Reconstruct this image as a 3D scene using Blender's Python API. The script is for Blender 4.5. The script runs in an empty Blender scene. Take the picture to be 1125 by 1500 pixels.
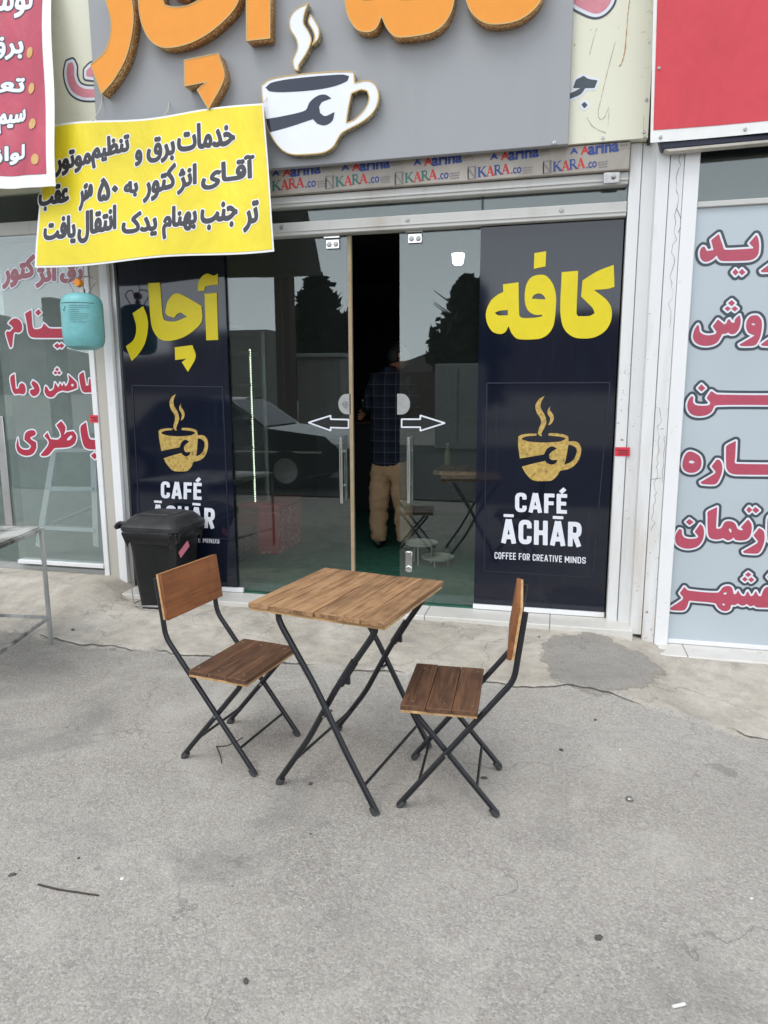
import bpy, bmesh, math, random
import numpy as np
from mathutils import Vector, Matrix, Euler
random.seed(7)
R = math.radians
S = bpy.context.scene
COL = S.collection

# ------------------------------------------------------------------ camera, sky, sun, exposure
CAMH, CAMD = 1.55, 4.6
PITCH, YAW, ROLL, FPX = 9.795, 13.77, -0.224, 1031.0
def _basis():
    p, y, r = R(PITCH), R(YAW), R(ROLL)
    fw = np.array([-math.sin(y), math.cos(y), 0]); rt = np.array([math.cos(y), math.sin(y), 0]); up = np.array([0, 0, 1.])
    f3 = fw*math.cos(p) - up*math.sin(p); u3 = up*math.cos(p) + fw*math.sin(p)
    r3 = rt*math.cos(r) + u3*math.sin(r); u3 = np.cross(r3, f3)
    return r3, u3, f3
BR, BU, BF = _basis()
CC = np.array([0, -CAMD, CAMH])
def ray(px, py): return BF + BR*(px-562.5)/FPX - BU*(py-750)/FPX
def at(px, py, axis, val):
    "the point of the plane {axis = val} seen at photo pixel (px, py)"
    d = ray(px, py); return CC + d*((val-CC[axis])/d[axis])
def atp(px, py, p0, n):
    d = ray(px, py); p0 = np.array(p0); n = np.array(n); return CC + d*(((p0-CC) @ n)/(d @ n))
def X(px, py, y=0.0): return float(at(px, py, 1, y)[0])
def Z(px, py, y=0.0): return float(at(px, py, 1, y)[2])
def mir(px, py, Y):
    "where a thing at distance Y in front of the glass stands whose reflection is seen at (px, py)"
    p = at(px, py, 1, Y); return float(p[0]), -Y, float(p[2])

cd = bpy.data.cameras.new('camera'); cam = bpy.data.objects.new('camera', cd); COL.objects.link(cam)
cd.sensor_fit = 'VERTICAL'; cd.sensor_height = 24; cd.lens = FPX/1500*24
cd.clip_end = 3000; cd.clip_start = 0.05
m = Matrix(((BR[0], BU[0], -BF[0], CC[0]), (BR[1], BU[1], -BF[1], CC[1]), (BR[2], BU[2], -BF[2], CC[2]), (0, 0, 0, 1)))
cam.matrix_world = m
S.camera = cam

SUN_EL, SUN_AZ = 58, 205     # degrees; azimuth clockwise from +Y: behind the camera's left shoulder
w = bpy.data.worlds.new('World'); S.world = w; w.use_nodes = True
nt = w.node_tree; bg = nt.nodes['Background']
sky = nt.nodes.new('ShaderNodeTexSky'); sky.sky_type = 'NISHITA'; sky.sun_disc = False
sky.sun_elevation = R(SUN_EL); sky.sun_rotation = R(SUN_AZ); sky.air_density = 1.0; sky.dust_density = 4.0; sky.ozone_density = 1.0
hs = nt.nodes.new('ShaderNodeHueSaturation'); hs.inputs['Saturation'].default_value = 0.22   # overcast: a nearly grey sky
nt.links.new(sky.outputs[0], hs.inputs['Color']); cl = nt.nodes.new('ShaderNodeMix'); cl.data_type = 'RGBA'; cl.inputs[0].default_value = .72; cl.inputs[7].default_value = (6.45, 7.0, 7.6, 1)   # even cloud cover over the sky
nt.links.new(hs.outputs[0], cl.inputs[6])
def wm(op, a, b):
    x = nt.nodes.new('ShaderNodeMath'); x.operation = op
    for v, i in ((a, 0), (b, 1)):
        if isinstance(v, (int, float)): x.inputs[i].default_value = v
        else: nt.links.new(v, x.inputs[i])
    return x.outputs[0]
wt = nt.nodes.new('ShaderNodeTexCoord'); wx = nt.nodes.new('ShaderNodeSeparateXYZ'); nt.links.new(wt.outputs['Generated'], wx.inputs[0])
# the cover is thinner and brighter low over the road, on the sun's side
low = wm('POWER', wm('SUBTRACT', 1.0, wm('MINIMUM', wm('ABSOLUTE', wx.outputs[2], 0), 1.0)), 4.0); side_ = wm('MAXIMUM', wm('MULTIPLY', wx.outputs[1], -1.0), 0.0)
gain = wm('ADD', .84, wm('MULTIPLY', wm('MULTIPLY', low, side_), 1.25))
sc = nt.nodes.new('ShaderNodeVectorMath'); sc.operation = 'SCALE'; nt.links.new(cl.outputs[2], sc.inputs[0]); nt.links.new(gain, sc.inputs['Scale'])
nt.links.new(sc.outputs[0], bg.inputs['Color'])
bg.inputs['Strength'].default_value = 0.15
sd = bpy.data.lights.new('sun', 'SUN'); sd.energy = .5; sd.angle = R(24); sd.color = (1, .97, .93)
sun = bpy.data.objects.new('sun', sd); COL.objects.link(sun)
sdir = Vector((math.sin(R(SUN_AZ))*math.cos(R(SUN_EL)), math.cos(R(SUN_AZ))*math.cos(R(SUN_EL)), math.sin(R(SUN_EL))))
sun.rotation_euler = sdir.to_track_quat('Z', 'Y').to_euler()
sun.location = (-4, -10, 12)
S.view_settings.view_transform = 'Standard'; S.view_settings.look = 'None'; S.view_settings.gamma = 1
S.view_settings.exposure = 0.72
S.render.engine = 'CYCLES'
S.cycles.max_bounces = 8; S.cycles.transparent_max_bounces = 16; S.cycles.use_denoising = True

# ------------------------------------------------------------------ materials
def lin(c):
    c = c/255.0
    return c/12.92 if c <= .04045 else ((c+.055)/1.055)**2.4
def rgb(r, g, b): return (lin(r), lin(g), lin(b), 1)
class NT:
    def __init__(s, name):
        s.m = bpy.data.materials.new(name); s.m.use_nodes = True
        s.t = s.m.node_tree; s.b = s.t.nodes['Principled BSDF']; s.out = s.t.nodes['Material Output']
    def n(s, typ, **kw):
        o = s.t.nodes.new('ShaderNode'+typ)
        for k, v in kw.items():
            if k.startswith('i_'): o.inputs[int(k[2:])].default_value = v
            elif hasattr(o, k): setattr(o, k, v)
            else: o.inputs[k].default_value = v
        return o
    def l(s, a, b): s.t.links.new(a, b)
    def coord(s, scale=(1, 1, 1), kind='Object', rot=(0, 0, 0)):
        tc = s.n('TexCoord'); mp = s.n('Mapping'); mp.inputs['Scale'].default_value = scale; mp.inputs['Rotation'].default_value = rot
        s.l(tc.outputs[kind], mp.inputs[0]); return mp.outputs[0]
    def noise(s, co, scale, detail=4, rough=.6, dist=0):
        n = s.n('TexNoise'); n.inputs['Scale'].default_value = scale; n.inputs['Detail'].default_value = detail
        n.inputs['Roughness'].default_value = rough; n.inputs['Distortion'].default_value = dist
        s.l(co, n.inputs['Vector']); return n.outputs['Fac']
    def ramp(s, fac, stops):
        r = s.n('ValToRGB'); e = r.color_ramp.elements
        while len(e) < len(stops): e.new(.5)
        for k, (p, c) in enumerate(stops):
            e[k].position = p; e[k].color = c if len(c) == 4 else (*c, 1)
        s.l(fac, r.inputs[0]); return r.outputs[0]
    def mix(s, fac, a, b, mode='MIX'):
        x = s.n('Mix', data_type='RGBA', blend_type=mode)
        for v, i in ((fac, 0), (a, 6), (b, 7)):
            if isinstance(v, (int, float)): x.inputs[i].default_value = v
            elif isinstance(v, tuple): x.inputs[i].default_value = v
            else: s.l(v, x.inputs[i])
        return x.outputs[2]
    def math(s, op, a, b=0.0, clamp=False):
        x = s.n('Math', operation=op); x.use_clamp = clamp
        for v, i in ((a, 0), (b, 1)):
            if isinstance(v, (int, float)): x.inputs[i].default_value = v
            else: s.l(v, x.inputs[i])
        return x.outputs[0]
    def bump(s, h, strength=.3, dist=.01):
        b = s.n('Bump'); b.inputs['Strength'].default_value = strength; b.inputs['Distance'].default_value = dist
        s.l(h, b.inputs['Height']); s.l(b.outputs[0], s.b.inputs['Normal'])
    def set(s, col=None, rough=.5, metal=0, spec=.5, coat=0):
        if col is not None:
            if isinstance(col, tuple): s.b.inputs['Base Color'].default_value = col
            else: s.l(col, s.b.inputs['Base Color'])
        if isinstance(rough, (int, float)): s.b.inputs['Roughness'].default_value = rough
        else: s.l(rough, s.b.inputs['Roughness'])
        s.b.inputs['Metallic'].default_value = metal; s.b.inputs['Specular IOR Level'].default_value = spec
        s.b.inputs['Coat Weight'].default_value = coat; s.b.inputs['Coat Roughness'].default_value = .02
        return s.m
WHITE1 = (1, 1, 1, 1); BLACK0 = (0, 0, 0, 1)
def plain(name, c, rough=.5, metal=0, spec=.5, var=.12, scale=6, bump=0, coat=0, kind='Object'):
    "a colour with soft wear: two noises pull it lighter and darker"
    t = NT(name); co = t.coord(kind=kind)
    f = t.noise(co, scale, 5, .65); f2 = t.noise(co, scale*9, 3, .6)
    k = t.math('ADD', t.math('MULTIPLY', f, .65), t.math('MULTIPLY', f2, .35))
    d = tuple(max(0, v*(1-var*1.6)) for v in c[:3])+(1,); u = tuple(min(1, v*(1+var)) for v in c[:3])+(1,)
    col = t.ramp(k, [(.3, d), (.7, u)])
    if bump: t.bump(f2, bump, .004)
    return t.set(col, rough, metal, spec, coat)

M = {}
def M_ground():
    "asphalt in front, concrete apron along the shops and an asphalt mend in it; the borders are ragged"
    t = NT('ground_surface'); co = t.coord()
    big = t.noise(co, .5, 5, .6, .4); mid = t.noise(co, 3.2, 6, .65); fine = t.noise(co, 210, 3, .7); grit = t.noise(co, 95, 3, .65)
    vor = t.n('TexVoronoi', feature='F1'); vor.inputs['Scale'].default_value = 150; t.l(co, vor.inputs['Vector'])
    sep = t.n('SeparateColor'); t.l(vor.outputs['Color'], sep.inputs[0])
    stone = t.ramp(sep.outputs[0], [(0, (.16, .15, .138)), (.3, (.29, .272, .248)), (.75, (.42, .396, .362)), (1, (.62, .59, .545))])
    base = t.ramp(big, [(.3, (.285, .265, .240)), (.5, (.37, .346, .314)), (.72, (.46, .433, .395))])
    a = t.mix(.42, base, stone)
    a = t.mix(t.math('MULTIPLY', t.ramp(mid, [(.35, BLACK0), (.65, WHITE1)]), .35), a, (.47, .44, .40, 1))
    a = t.mix(t.math('MULTIPLY', t.ramp(grit, [(.55, BLACK0), (.66, WHITE1)]), .32), a, (.15, .142, .13, 1))
    g2 = t.noise(co, 34, 4, .7)
    a = t.mix(t.math('MULTIPLY', t.ramp(g2, [(.55, BLACK0), (.70, WHITE1)]), .22), a, (.2, .188, .17, 1))
    a = t.mix(t.math('MULTIPLY', t.ramp(g2, [(.30, WHITE1), (.42, BLACK0)]), .3), a, (.50, .48, .445, 1))
    st = t.ramp(t.noise(co, 1.1, 5, .6, 1.0), [(.56, BLACK0), (.70, WHITE1)])
    a = t.mix(t.math('MULTIPLY', st, .48), a, (.18, .174, .165, 1))
    dust = t.ramp(t.noise(co, 1.9, 6, .65, 1.3), [(.54, BLACK0), (.70, WHITE1)])
    a = t.mix(t.math('MULTIPLY', dust, .40), a, (.54, .51, .465, 1))
    drop = t.ramp(t.noise(co, 5.5, 3, .55), [(.70, BLACK0), (.735, WHITE1)])
    a = t.mix(t.math('MULTIPLY', drop, .4), a, (.13, .125, .12, 1))
    v2 = t.n('TexVoronoi', feature='DISTANCE_TO_EDGE'); v2.inputs['Scale'].default_value = .8
    nz = t.n('TexNoise'); nz.inputs['Scale'].default_value = 5; nz.inputs['Detail'].default_value = 6; t.l(co, nz.inputs['Vector'])
    va = t.n('VectorMath', operation='MULTIPLY_ADD'); t.l(nz.outputs['Color'], va.inputs[0]); va.inputs[1].default_value = (.35, .35, .35); t.l(co, va.inputs[2])
    t.l(va.outputs[0], v2.inputs['Vector'])
    cr = t.math('MULTIPLY', t.ramp(v2.outputs['Distance'], [(0, WHITE1), (.004, BLACK0)]), t.ramp(mid, [(.42, BLACK0), (.55, WHITE1)]))
    a = t.mix(t.math('MULTIPLY', cr, .55), a, (.11, .105, .1, 1))
    # concrete
    c1 = t.noise(co, 1.7, 6, .65, .4); c2 = t.noise(co, 8, 6, .7); c3 = t.noise(co, 2.4, 4, .55, 1.6)
    c = t.ramp(c1, [(.28, (.38, .34, .285)), (.5, (.51, .465, .40)), (.72, (.63, .585, .515))])
    c = t.mix(t.math('MULTIPLY', t.ramp(c2, [(.36, WHITE1), (.54, BLACK0)]), .42), c, (.27, .248, .218, 1))
    c = t.mix(t.math('MULTIPLY', t.ramp(c3, [(.57, BLACK0), (.68, WHITE1)]), .38), c, (.25, .24, .22, 1))
    c = t.mix(t.math('MULTIPLY', t.ramp(grit, [(.56, BLACK0), (.66, WHITE1)]), .3), c, (.19, .18, .165, 1))
    v3 = t.n('TexVoronoi', feature='DISTANCE_TO_EDGE'); v3.inputs['Scale'].default_value = 1.15; t.l(va.outputs[0], v3.inputs['Vector'])
    c = t.mix(t.math('MULTIPLY', t.ramp(v3.outputs['Distance'], [(0, WHITE1), (.006, BLACK0)]), .55), c, (.15, .14, .12, 1))
    # ragged borders
    at_ = t.n('Attribute', attribute_name='apron'); ap = t.n('Attribute', attribute_name='patch')
    rag = t.math('MULTIPLY', t.math('SUBTRACT', t.noise(co, 5, 7, .72), .5), .34)
    m1 = t.ramp(t.math('ADD', t.math('ADD', at_.outputs['Fac'], rag), .5), [(.485, BLACK0), (.53, WHITE1)])
    m2 = t.ramp(t.math('ADD', t.math('ADD', ap.outputs['Fac'], rag), .5), [(.49, BLACK0), (.51, WHITE1)])
    rim = t.math('SUBTRACT', t.ramp(t.math('ADD', t.math('ADD', ap.outputs['Fac'], rag), .5), [(.47, BLACK0), (.49, WHITE1)]), m2, True)
    k = t.math('MULTIPLY', m1, t.math('SUBTRACT', 1.0, m2))
    mend = t.mix(.5, a, (.23, .215, .195, 1))
    col = t.mix(k, t.mix(m2, a, mend), c)
    col = t.mix(t.math('MULTIPLY', rim, .7), col, (.17, .155, .135, 1))
    h = t.math('ADD', t.math('MULTIPLY', vor.outputs['Distance'], -.7), t.math('ADD', fine, t.math('MULTIPLY', grit, .8)))
    h = t.math('ADD', h, t.math('MULTIPLY', c2, t.math('MULTIPLY', k, 1.2)))
    t.bump(h, .6, .005)
    return t.set(col, .93, 0, .15)
def M_paint(name, c, dirt=(.30, .24, .17, 1), amt=.5, rough=.45, rust=False, thr=.62):
    "paint on steel: faint unevenness, dirt runs stretched down, chips"
    t = NT(name); co = t.coord(); cs = t.coord((1, 1, .12))
    f = t.noise(cs, 5, 6, .6, .3); g = t.noise(co, 30, 5, .72); a = t.noise(co, 1.7, 4)
    col = t.mix(t.math('MULTIPLY', a, .35), c, tuple(v*.88 for v in c[:3])+(1,))
    col = t.mix(t.math('MULTIPLY', t.ramp(f, [(thr-.08, BLACK0), (thr+.12, WHITE1)]), amt), col, dirt)
    chip = t.math('MULTIPLY', t.ramp(g, [(.635, BLACK0), (.665, WHITE1)]), t.ramp(a, [(.45, BLACK0), (.6, WHITE1)]))
    col = t.mix(t.math('MULTIPLY', chip, .9 if rust else .35), col, (.20, .10, .05, 1) if rust else (.35, .32, .28, 1))
    t.bump(g, .12, .003)
    return t.set(col, rough, 0, .4)
def M_wood(name, dark, light, scale=1.0, axis=1, rough=.6, isl=.25):
    t = NT(name)
    sc = [34, 34, 34]; sc[axis] = 2.6
    gi = t.n('NewGeometry')
    tc = t.n('TexCoord'); off = t.n('VectorMath', operation='MULTIPLY_ADD')
    cmb = t.n('CombineXYZ'); t.l(gi.outputs['Random Per Island'], cmb.inputs[0]); t.l(gi.outputs['Random Per Island'], cmb.inputs[1]); t.l(gi.outputs['Random Per Island'], cmb.inputs[2])
    t.l(cmb.outputs[0], off.inputs[0]); off.inputs[1].default_value = (7, 5, 3); t.l(tc.outputs['Object'], off.inputs[2])
    mp = t.n('Mapping'); mp.inputs['Scale'].default_value = tuple(v*scale for v in sc); t.l(off.outputs[0], mp.inputs[0])
    g = t.noise(mp.outputs[0], 1.0, 8, .68, .7)
    blot = t.noise(off.outputs[0], 7, 4, .6)
    k = t.math('ADD', t.math('MULTIPLY', g, .7), t.math('MULTIPLY', blot, .3))
    col = t.ramp(k, [(.30, tuple(v*.55 for v in dark[:3])), (.43, dark), (.57, light), (.75, tuple(min(1, v*1.12) for v in light[:3]))])
    hv = t.n('HueSaturation'); t.l(col, hv.inputs['Color'])
    vv = t.math('ADD', t.math('MULTIPLY', gi.outputs['Random Per Island'], isl), 1-isl*.5); t.l(vv, hv.inputs['Value'])
    col = hv.outputs[0]
    kn = t.n('TexVoronoi', feature='F1'); kn.inputs['Scale'].default_value = 6; t.l(off.outputs[0], kn.inputs['Vector'])
    col = t.mix(t.math('MULTIPLY', t.ramp(kn.outputs['Distance'], [(.05, WHITE1), (.11, BLACK0)]), .65), col, tuple(v*.35 for v in dark[:3])+(1,))
    t.bump(g, .25, .003)
    return t.set(col, rough, 0, .35)
def M_glass(name, tint=(.86, .9, .88, 1), ior=1.5, rough=0.0, dirt=.010):
    t = NT(name); t.t.nodes.remove(t.b)
    tr = t.n('BsdfTransparent'); tr.inputs[0].default_value = tint
    gl = t.n('BsdfGlossy'); gl.inputs['Roughness'].default_value = rough; gl.inputs['Color'].default_value = (.97, 1, 1, 1)
    fr = t.n('Fresnel'); ge = t.n('NewGeometry')     # same reflectance from both faces of the pane
    iv = t.n('Mix', data_type='FLOAT'); iv.inputs[2].default_value = ior; iv.inputs[3].default_value = 1/ior
    t.l(ge.outputs['Backfacing'], iv.inputs[0]); t.l(iv.outputs[0], fr.inputs['IOR'])
    mx = t.n('MixShader'); t.l(fr.outputs[0], mx.inputs[0]); t.l(tr.outputs[0], mx.inputs[1]); t.l(gl.outputs[0], mx.inputs[2])
    df = t.n('BsdfDiffuse'); df.inputs[0].default_value = (.50, .57, .54, 1)  # dirt mixes in a pale veil that paints haze and reflected light
    co = t.coord((1, 1, .6)); f = t.noise(co, 5, 6, .7)
    m2 = t.n('MixShader'); t.l(t.math('MULTIPLY', t.ramp(f, [(.2, (.55, .55, .55)), (.8, WHITE1)]), dirt), m2.inputs[0])
    t.l(mx.outputs[0], m2.inputs[1]); t.l(df.outputs[0], m2.inputs[2]); t.l(m2.outputs[0], t.out.inputs[0])
    return t.m
def M_emit(name, c, s):
    t = NT(name); t.b.inputs['Base Color'].default_value = c; t.b.inputs['Emission Color'].default_value = c; t.b.inputs['Emission Strength'].default_value = s
    return t.m
def M_glitter(name, dark, bright):
    t = NT(name); co = t.coord()
    v = t.n('TexVoronoi', feature='F1'); v.inputs['Scale'].default_value = 170; t.l(co, v.inputs['Vector'])
    sep = t.n('SeparateColor'); t.l(v.outputs['Color'], sep.inputs[0])
    col = t.ramp(sep.outputs[0], [(.3, dark), (.70, tuple(min(1, x*1.6) for x in dark[:3])), (.82, bright)])
    nb = t.n('Bump'); nb.inputs['Strength'].default_value = .9; nb.inputs['Distance'].default_value = .01; t.l(sep.outputs[1], nb.inputs['Height']); t.l(nb.outputs[0], t.b.inputs['Normal'])
    return t.set(col, .35, .55, .5)
def M_navy():
    "printed navy film on glass: glossy, vertical squeegee marks and dust"
    t = NT('navy_film'); co = t.coord((1, 1, .06)); c2 = t.coord()
    f = t.noise(co, 38, 5, .7); g = t.noise(c2, 1.6, 3)
    z = t.n('SeparateXYZ'); t.l(c2, z.inputs[0])
    k = t.math('MULTIPLY', t.ramp(f, [(.5, BLACK0), (.72, WHITE1)]), t.ramp(g, [(.35, BLACK0), (.65, WHITE1)]))
    col = t.mix(t.math('MULTIPLY', k, .5), (.0062, .0085, .0185, 1), (.018, .027, .050, 1))
    return t.set(col, .06, 0, .6)
def M_vinyl(name, c, var=.08, rough=.42, crease=.4):
    t = NT(name); co = t.coord((1, 1, .5)); f = t.noise(co, 2.2, 4, .6, .6); g = t.noise(co, 7, 3, .6, .4)
    d = tuple(v*(1-var*1.3) for v in c[:3])+(1,); u = tuple(min(1, v*(1+var)) for v in c[:3])+(1,)
    t.bump(t.math('ADD', f, t.math('MULTIPLY', g, .35)), crease, .05)
    return t.set(t.ramp(f, [(.3, d), (.7, u)]), rough, 0, .4)
def M_gold():
    t = NT('worn_gold_print'); co = t.coord(); f = t.noise(co, 45, 4, .75); g = t.noise(co, 9, 3)
    col = t.ramp(f, [(.30, (.03, .03, .035)), (.40, (.40, .265, .065)), (.7, (.64, .45, .14))])
    return t.set(col, .35, 0, .4)
def M_tin():
    t = NT('poster_film'); co = t.coord(); wv = t.n('TexWave', wave_type='BANDS', bands_direction='Z'); wv.inputs['Scale'].default_value = 26; wv.inputs['Distortion'].default_value = .3
    t.l(co, wv.inputs[0]); a = t.noise(co, .9, 2)
    base = t.ramp(a, [(.3, (.42, .475, .51)), (.7, (.50, .555, .59))])
    col = t.mix(t.math('MULTIPLY', wv.outputs['Fac'], .10), base, (.35, .42, .47, 1))
    return t.set(col, .3, 0, .4)
def M_plaid():
    t = NT('plaid_shirt'); co = t.coord()
    sx = t.n('SeparateXYZ'); t.l(co, sx.inputs[0])
    def lines(ch, per, wd):
        fr = t.math('FRACT', t.math('MULTIPLY', sx.outputs[ch], 1/per)); return t.math('LESS_THAN', fr, wd)
    def cx(ch, per, wd): return t.math('FRACT', t.math('MULTIPLY', sx.outputs[ch], 1/per))
    l1 = t.math('MAXIMUM', lines(0, .10, .06), lines(2, .10, .06)); b1 = t.math('ADD', lines(0, .10, .5), lines(2, .10, .5))
    col = t.mix(t.math('MULTIPLY', b1, .5), (.012, .014, .026, 1), (.022, .026, .046, 1)); col = t.mix(t.math('MULTIPLY', l1, .5), col, (.13, .14, .16, 1))
    return t.set(col, .85, 0, .2)
def M_tiles(name, c, joint, sx=.6, sz=.3):
    t = NT(name); br = t.n('TexBrick'); co = t.coord()
    br.offset = 0; br.inputs['Scale'].default_value = 1; br.inputs['Mortar Size'].default_value = .004; br.inputs['Brick Width'].default_value = sx; br.inputs['Row Height'].default_value = sz
    br.inputs['Color1'].default_value = c; br.inputs['Color2'].default_value = tuple(v*.93 for v in c[:3])+(1,); br.inputs['Mortar'].default_value = joint
    t.l(co, br.inputs[0]); f = t.noise(t.coord(), 8, 5, .65)
    col = t.mix(t.math('MULTIPLY', t.ramp(f, [(.45, BLACK0), (.7, WHITE1)]), .3), br.outputs[0], (.40, .36, .30, 1))
    return t.set(col, .35, 0, .4)
def M_leather():
    t = NT('red_damask'); co = t.coord(); v = t.n('TexVoronoi', feature='DISTANCE_TO_EDGE'); v.inputs['Scale'].default_value = 17; t.l(co, v.inputs[0])
    n = t.noise(co, 24, 2); f = t.ramp(t.math('ADD', v.outputs['Distance'], t.math('MULTIPLY', n, .25)), [(.16, WHITE1), (.2, BLACK0)])
    return t.set(t.mix(t.math('MULTIPLY', f, .7), (.60, .022, .035, 1), (.75, .45, .38, 1)), .6)

M['tin'] = M_tin(); M['ground'] = M_ground()
M['white'] = M_paint('white_painted_steel', (.80, .805, .81, 1), dirt=(.5, .46, .4, 1), amt=.25, thr=.64)
M['white_dirty'] = M_paint('dirty_white_painted_steel', (.76, .765, .765, 1), dirt=(.40, .33, .24, 1), amt=.5, rust=True, thr=.57)
M['beige'] = M_paint('beige_painted_steel', (.50, .475, .42, 1), amt=.45)
M['alu'] = plain('brushed_aluminium', (.50, .50, .49, 1), .35, .75, var=.12)
M['frame'] = M_paint('grey_white_profile', (.56, .555, .53, 1), amt=.4)
M['chipped'] = M_paint('chipped_white_tube', (.52, .525, .50, 1), dirt=(.06, .052, .045, 1), amt=.9, rust=True, thr=.47)
M['cream'] = M_paint('cream_fascia_paint', (.76, .745, .60, 1), dirt=(.50, .40, .24, 1), amt=.28, rust=True, thr=.68)
M['grey_sign'] = M_paint('grey_composite_panel', (.335, .345, .36, 1), dirt=(.29, .30, .31, 1), amt=.5, rough=.38)
M['orange'] = plain('orange_acrylic', (.84, .30, .014, 1), .22, 0, .5, .05, 2)
M['orange_side'] = M_glitter('copper_glitter', (.50, .215, .055, 1), (1, .80, .45, 1))
M['gold_side'] = M_glitter('gold_glitter', (.32, .255, .14, 1), (1, .95, .75, 1))
M['trim'] = plain('gold_edge_trim', (.50, .34, .14, 1), .3, .4); M['acryl_white'] = plain('white_acrylic', (.82, .84, .88, 1), .25, 0, .5, .03, 2)
M['acryl_navy'] = plain('navy_acrylic', (.022, .028, .055, 1), .08, 0, .5, .1, 4)
M['navy'] = M_navy(); M['navy_edge'] = plain('navy_moulding', (.016, .02, .036, 1), .25)
M['yellow'] = plain('yellow_vinyl_print', (.74, .60, .010, 1), .4, 0, .4, .05, 3)
M['gold'] = M_gold(); M['printwhite'] = plain('white_vinyl_print', (.74, .76, .82, 1), .4, var=.05)
M['glass'] = M_glass('clear_glass', (.80, .86, .84, 1), 1.76); M['glass_hazed'] = M_glass('hazed_glass', (.86, .90, .89, 1), 1.95, dirt=.14)
M['ban_yellow'] = M_vinyl('yellow_banner_vinyl', (.78, .63, .022, 1), .10)
M['ban_white'] = M_vinyl('white_banner_edge', (.80, .80, .78, 1), .04)
M['ban_red'] = M_vinyl('faded_red_banner', (.43, .055, .095, 1), .2, crease=.6)
M['ban_red2'] = M_vinyl('red_banner_vinyl', (.62, .052, .07, 1), .08)
M['ban_navy'] = M_vinyl('navy_banner_edge', (.016, .018, .04, 1), .1)
M['ink'] = plain('dark_print_ink', (.028, .027, .036, 1), .45, var=.35, scale=12)
M['ink_slate'] = plain('slate_print_ink', (.050, .068, .085, 1), .45)
M['ink_red'] = plain('red_print', (.40, .022, .050, 1), .4, var=.06); M['ink_rose'] = plain('rose_print', (.45, .07, .115, 1), .4, var=.08)
M['ink_pale'] = plain('pale_red_print', (.36, .13, .155, 1), .5)  # paler red than the other window letters
M['ink_pink'] = plain('pink_print', (.66, .24, .29, 1), .5); M['ink_gold'] = plain('gold_dot_print', (.62, .38, .13, 1), .5)
M['ink_blue'] = plain('blue_print', (.03, .06, .25, 1), .5); M['ink_green'] = plain('green_print', (.04, .15, .12, 1), .5); M['ink_red3'] = plain('bright_red_print', (.55, .03, .03, 1), .5)
M['ink_grey'] = plain('grey_print', (.22, .21, .2, 1), .6)
M['film'] = M_vinyl('protective_film', (.36, .325, .285, 1), .22, .35, .6)
M['black_steel'] = plain('black_painted_tube', (.012, .013, .017, 1), .36, 0, .5, .3, 14, .08)
M['rubber'] = plain('grey_rubber_cap', (.055, .055, .055, 1), .8, var=.3)
M['steel'] = plain('worn_steel', (.42, .41, .40, 1), .32, 1, var=.2, scale=20); M['chrome'] = plain('polished_chrome', (.72, .72, .72, 1), .12, 1, var=.03)
M['zinc'] = plain('cast_zinc', (.42, .42, .41, 1), .42, .6, var=.15, scale=30)
M['tan'] = plain('tan_edge_profile', (.36, .275, .17, 1), .5, var=.15)
M['table_wood'] = M_wood('table_planks', rgb(122, 90, 62), rgb(168, 131, 95), 1, 1, .65, .3)
M['edge_wood'] = M_wood('raw_pine_edge', rgb(172, 134, 90), rgb(204, 168, 122), 1, 0, .7, .1)
M['seat_wood'] = M_wood('dark_stained_seat', rgb(80, 56, 42), rgb(112, 80, 58), 1, 0, .6, .22)
M['back_wood'] = M_wood('warm_stained_backrest', rgb(118, 72, 41), rgb(146, 92, 54), .8, 0, .55, .08)
M['bin'] = plain('black_bin_plastic', (.008, .0085, .0095, 1), .42, 0, .5, .35, 10, .1)
M['bag'] = plain('black_bag_film', (.012, .0125, .014, 1), .25, 0, .6, .3, 14, .4); M['bin_lid'] = plain('dusty_lid_plastic', (.022, .0225, .024, 1), .48, 0, .5, .9, 7, .15)
M['pinksticker'] = plain('pink_sticker', (.75, .22, .30, 1), .5); M['redsticker'] = plain('red_sticker', (.72, .03, .055, 1), .45)
M['cyl'] = plain('aqua_cylinder_paint', (.175, .47, .48, 1), .40, 0, .5, .14, 9); M['orange_plastic'] = plain('orange_valve', (.80, .27, .03, 1), .45)
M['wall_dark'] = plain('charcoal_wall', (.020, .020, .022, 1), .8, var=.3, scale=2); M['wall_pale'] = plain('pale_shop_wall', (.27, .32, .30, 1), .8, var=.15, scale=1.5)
M['carpet'] = plain('green_floor_mat', (.045, .15, .105, 1), .9, 0, .2, .3, 14, .3); M['floor_pale'] = plain('pale_floor', (.4, .41, .4, 1), .4)
M['threshold'] = M_tiles('threshold_tiles', (.66, .64, .60, 1), (.24, .22, .2, 1), .8, .6)
M['fridge'] = plain('dark_fridge_body', (.03, .033, .036, 1), .4); M['fridge_in'] = plain('fridge_interior', (.30, .38, .40, 1), .5)
M['led'] = M_emit('led_strip', (1, .94, .76, 1), 3.5); M['lamp'] = M_emit('lit_lamp_shade', (1, .97, .9, 1), 9.0)
M['damask'] = M_leather(); M['redvinyl'] = plain('red_vinyl', (.58, .018, .03, 1), .35)
M['skin'] = plain('skin', (.46, .21, .125, 1), .55, 0, .4, .1, 12); M['hair'] = plain('black_hair', (.006, .005, .005, 1), .45, 0, .4, .4, 90, .4)
M['plaid'] = M_plaid(); M['khaki'] = plain('khaki_cotton', (.52, .315, .185, 1), .9, 0, .2, .15, 9, .3); M['shoe'] = plain('dark_shoe', (.012, .012, .012, 1), .5)
M['leaf'] = plain('leaf', (.030, .050, .022, 1), .7, 0, .3, .5, 3); M['bark'] = plain('bark', (.07, .05, .038, 1), .9)
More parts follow.
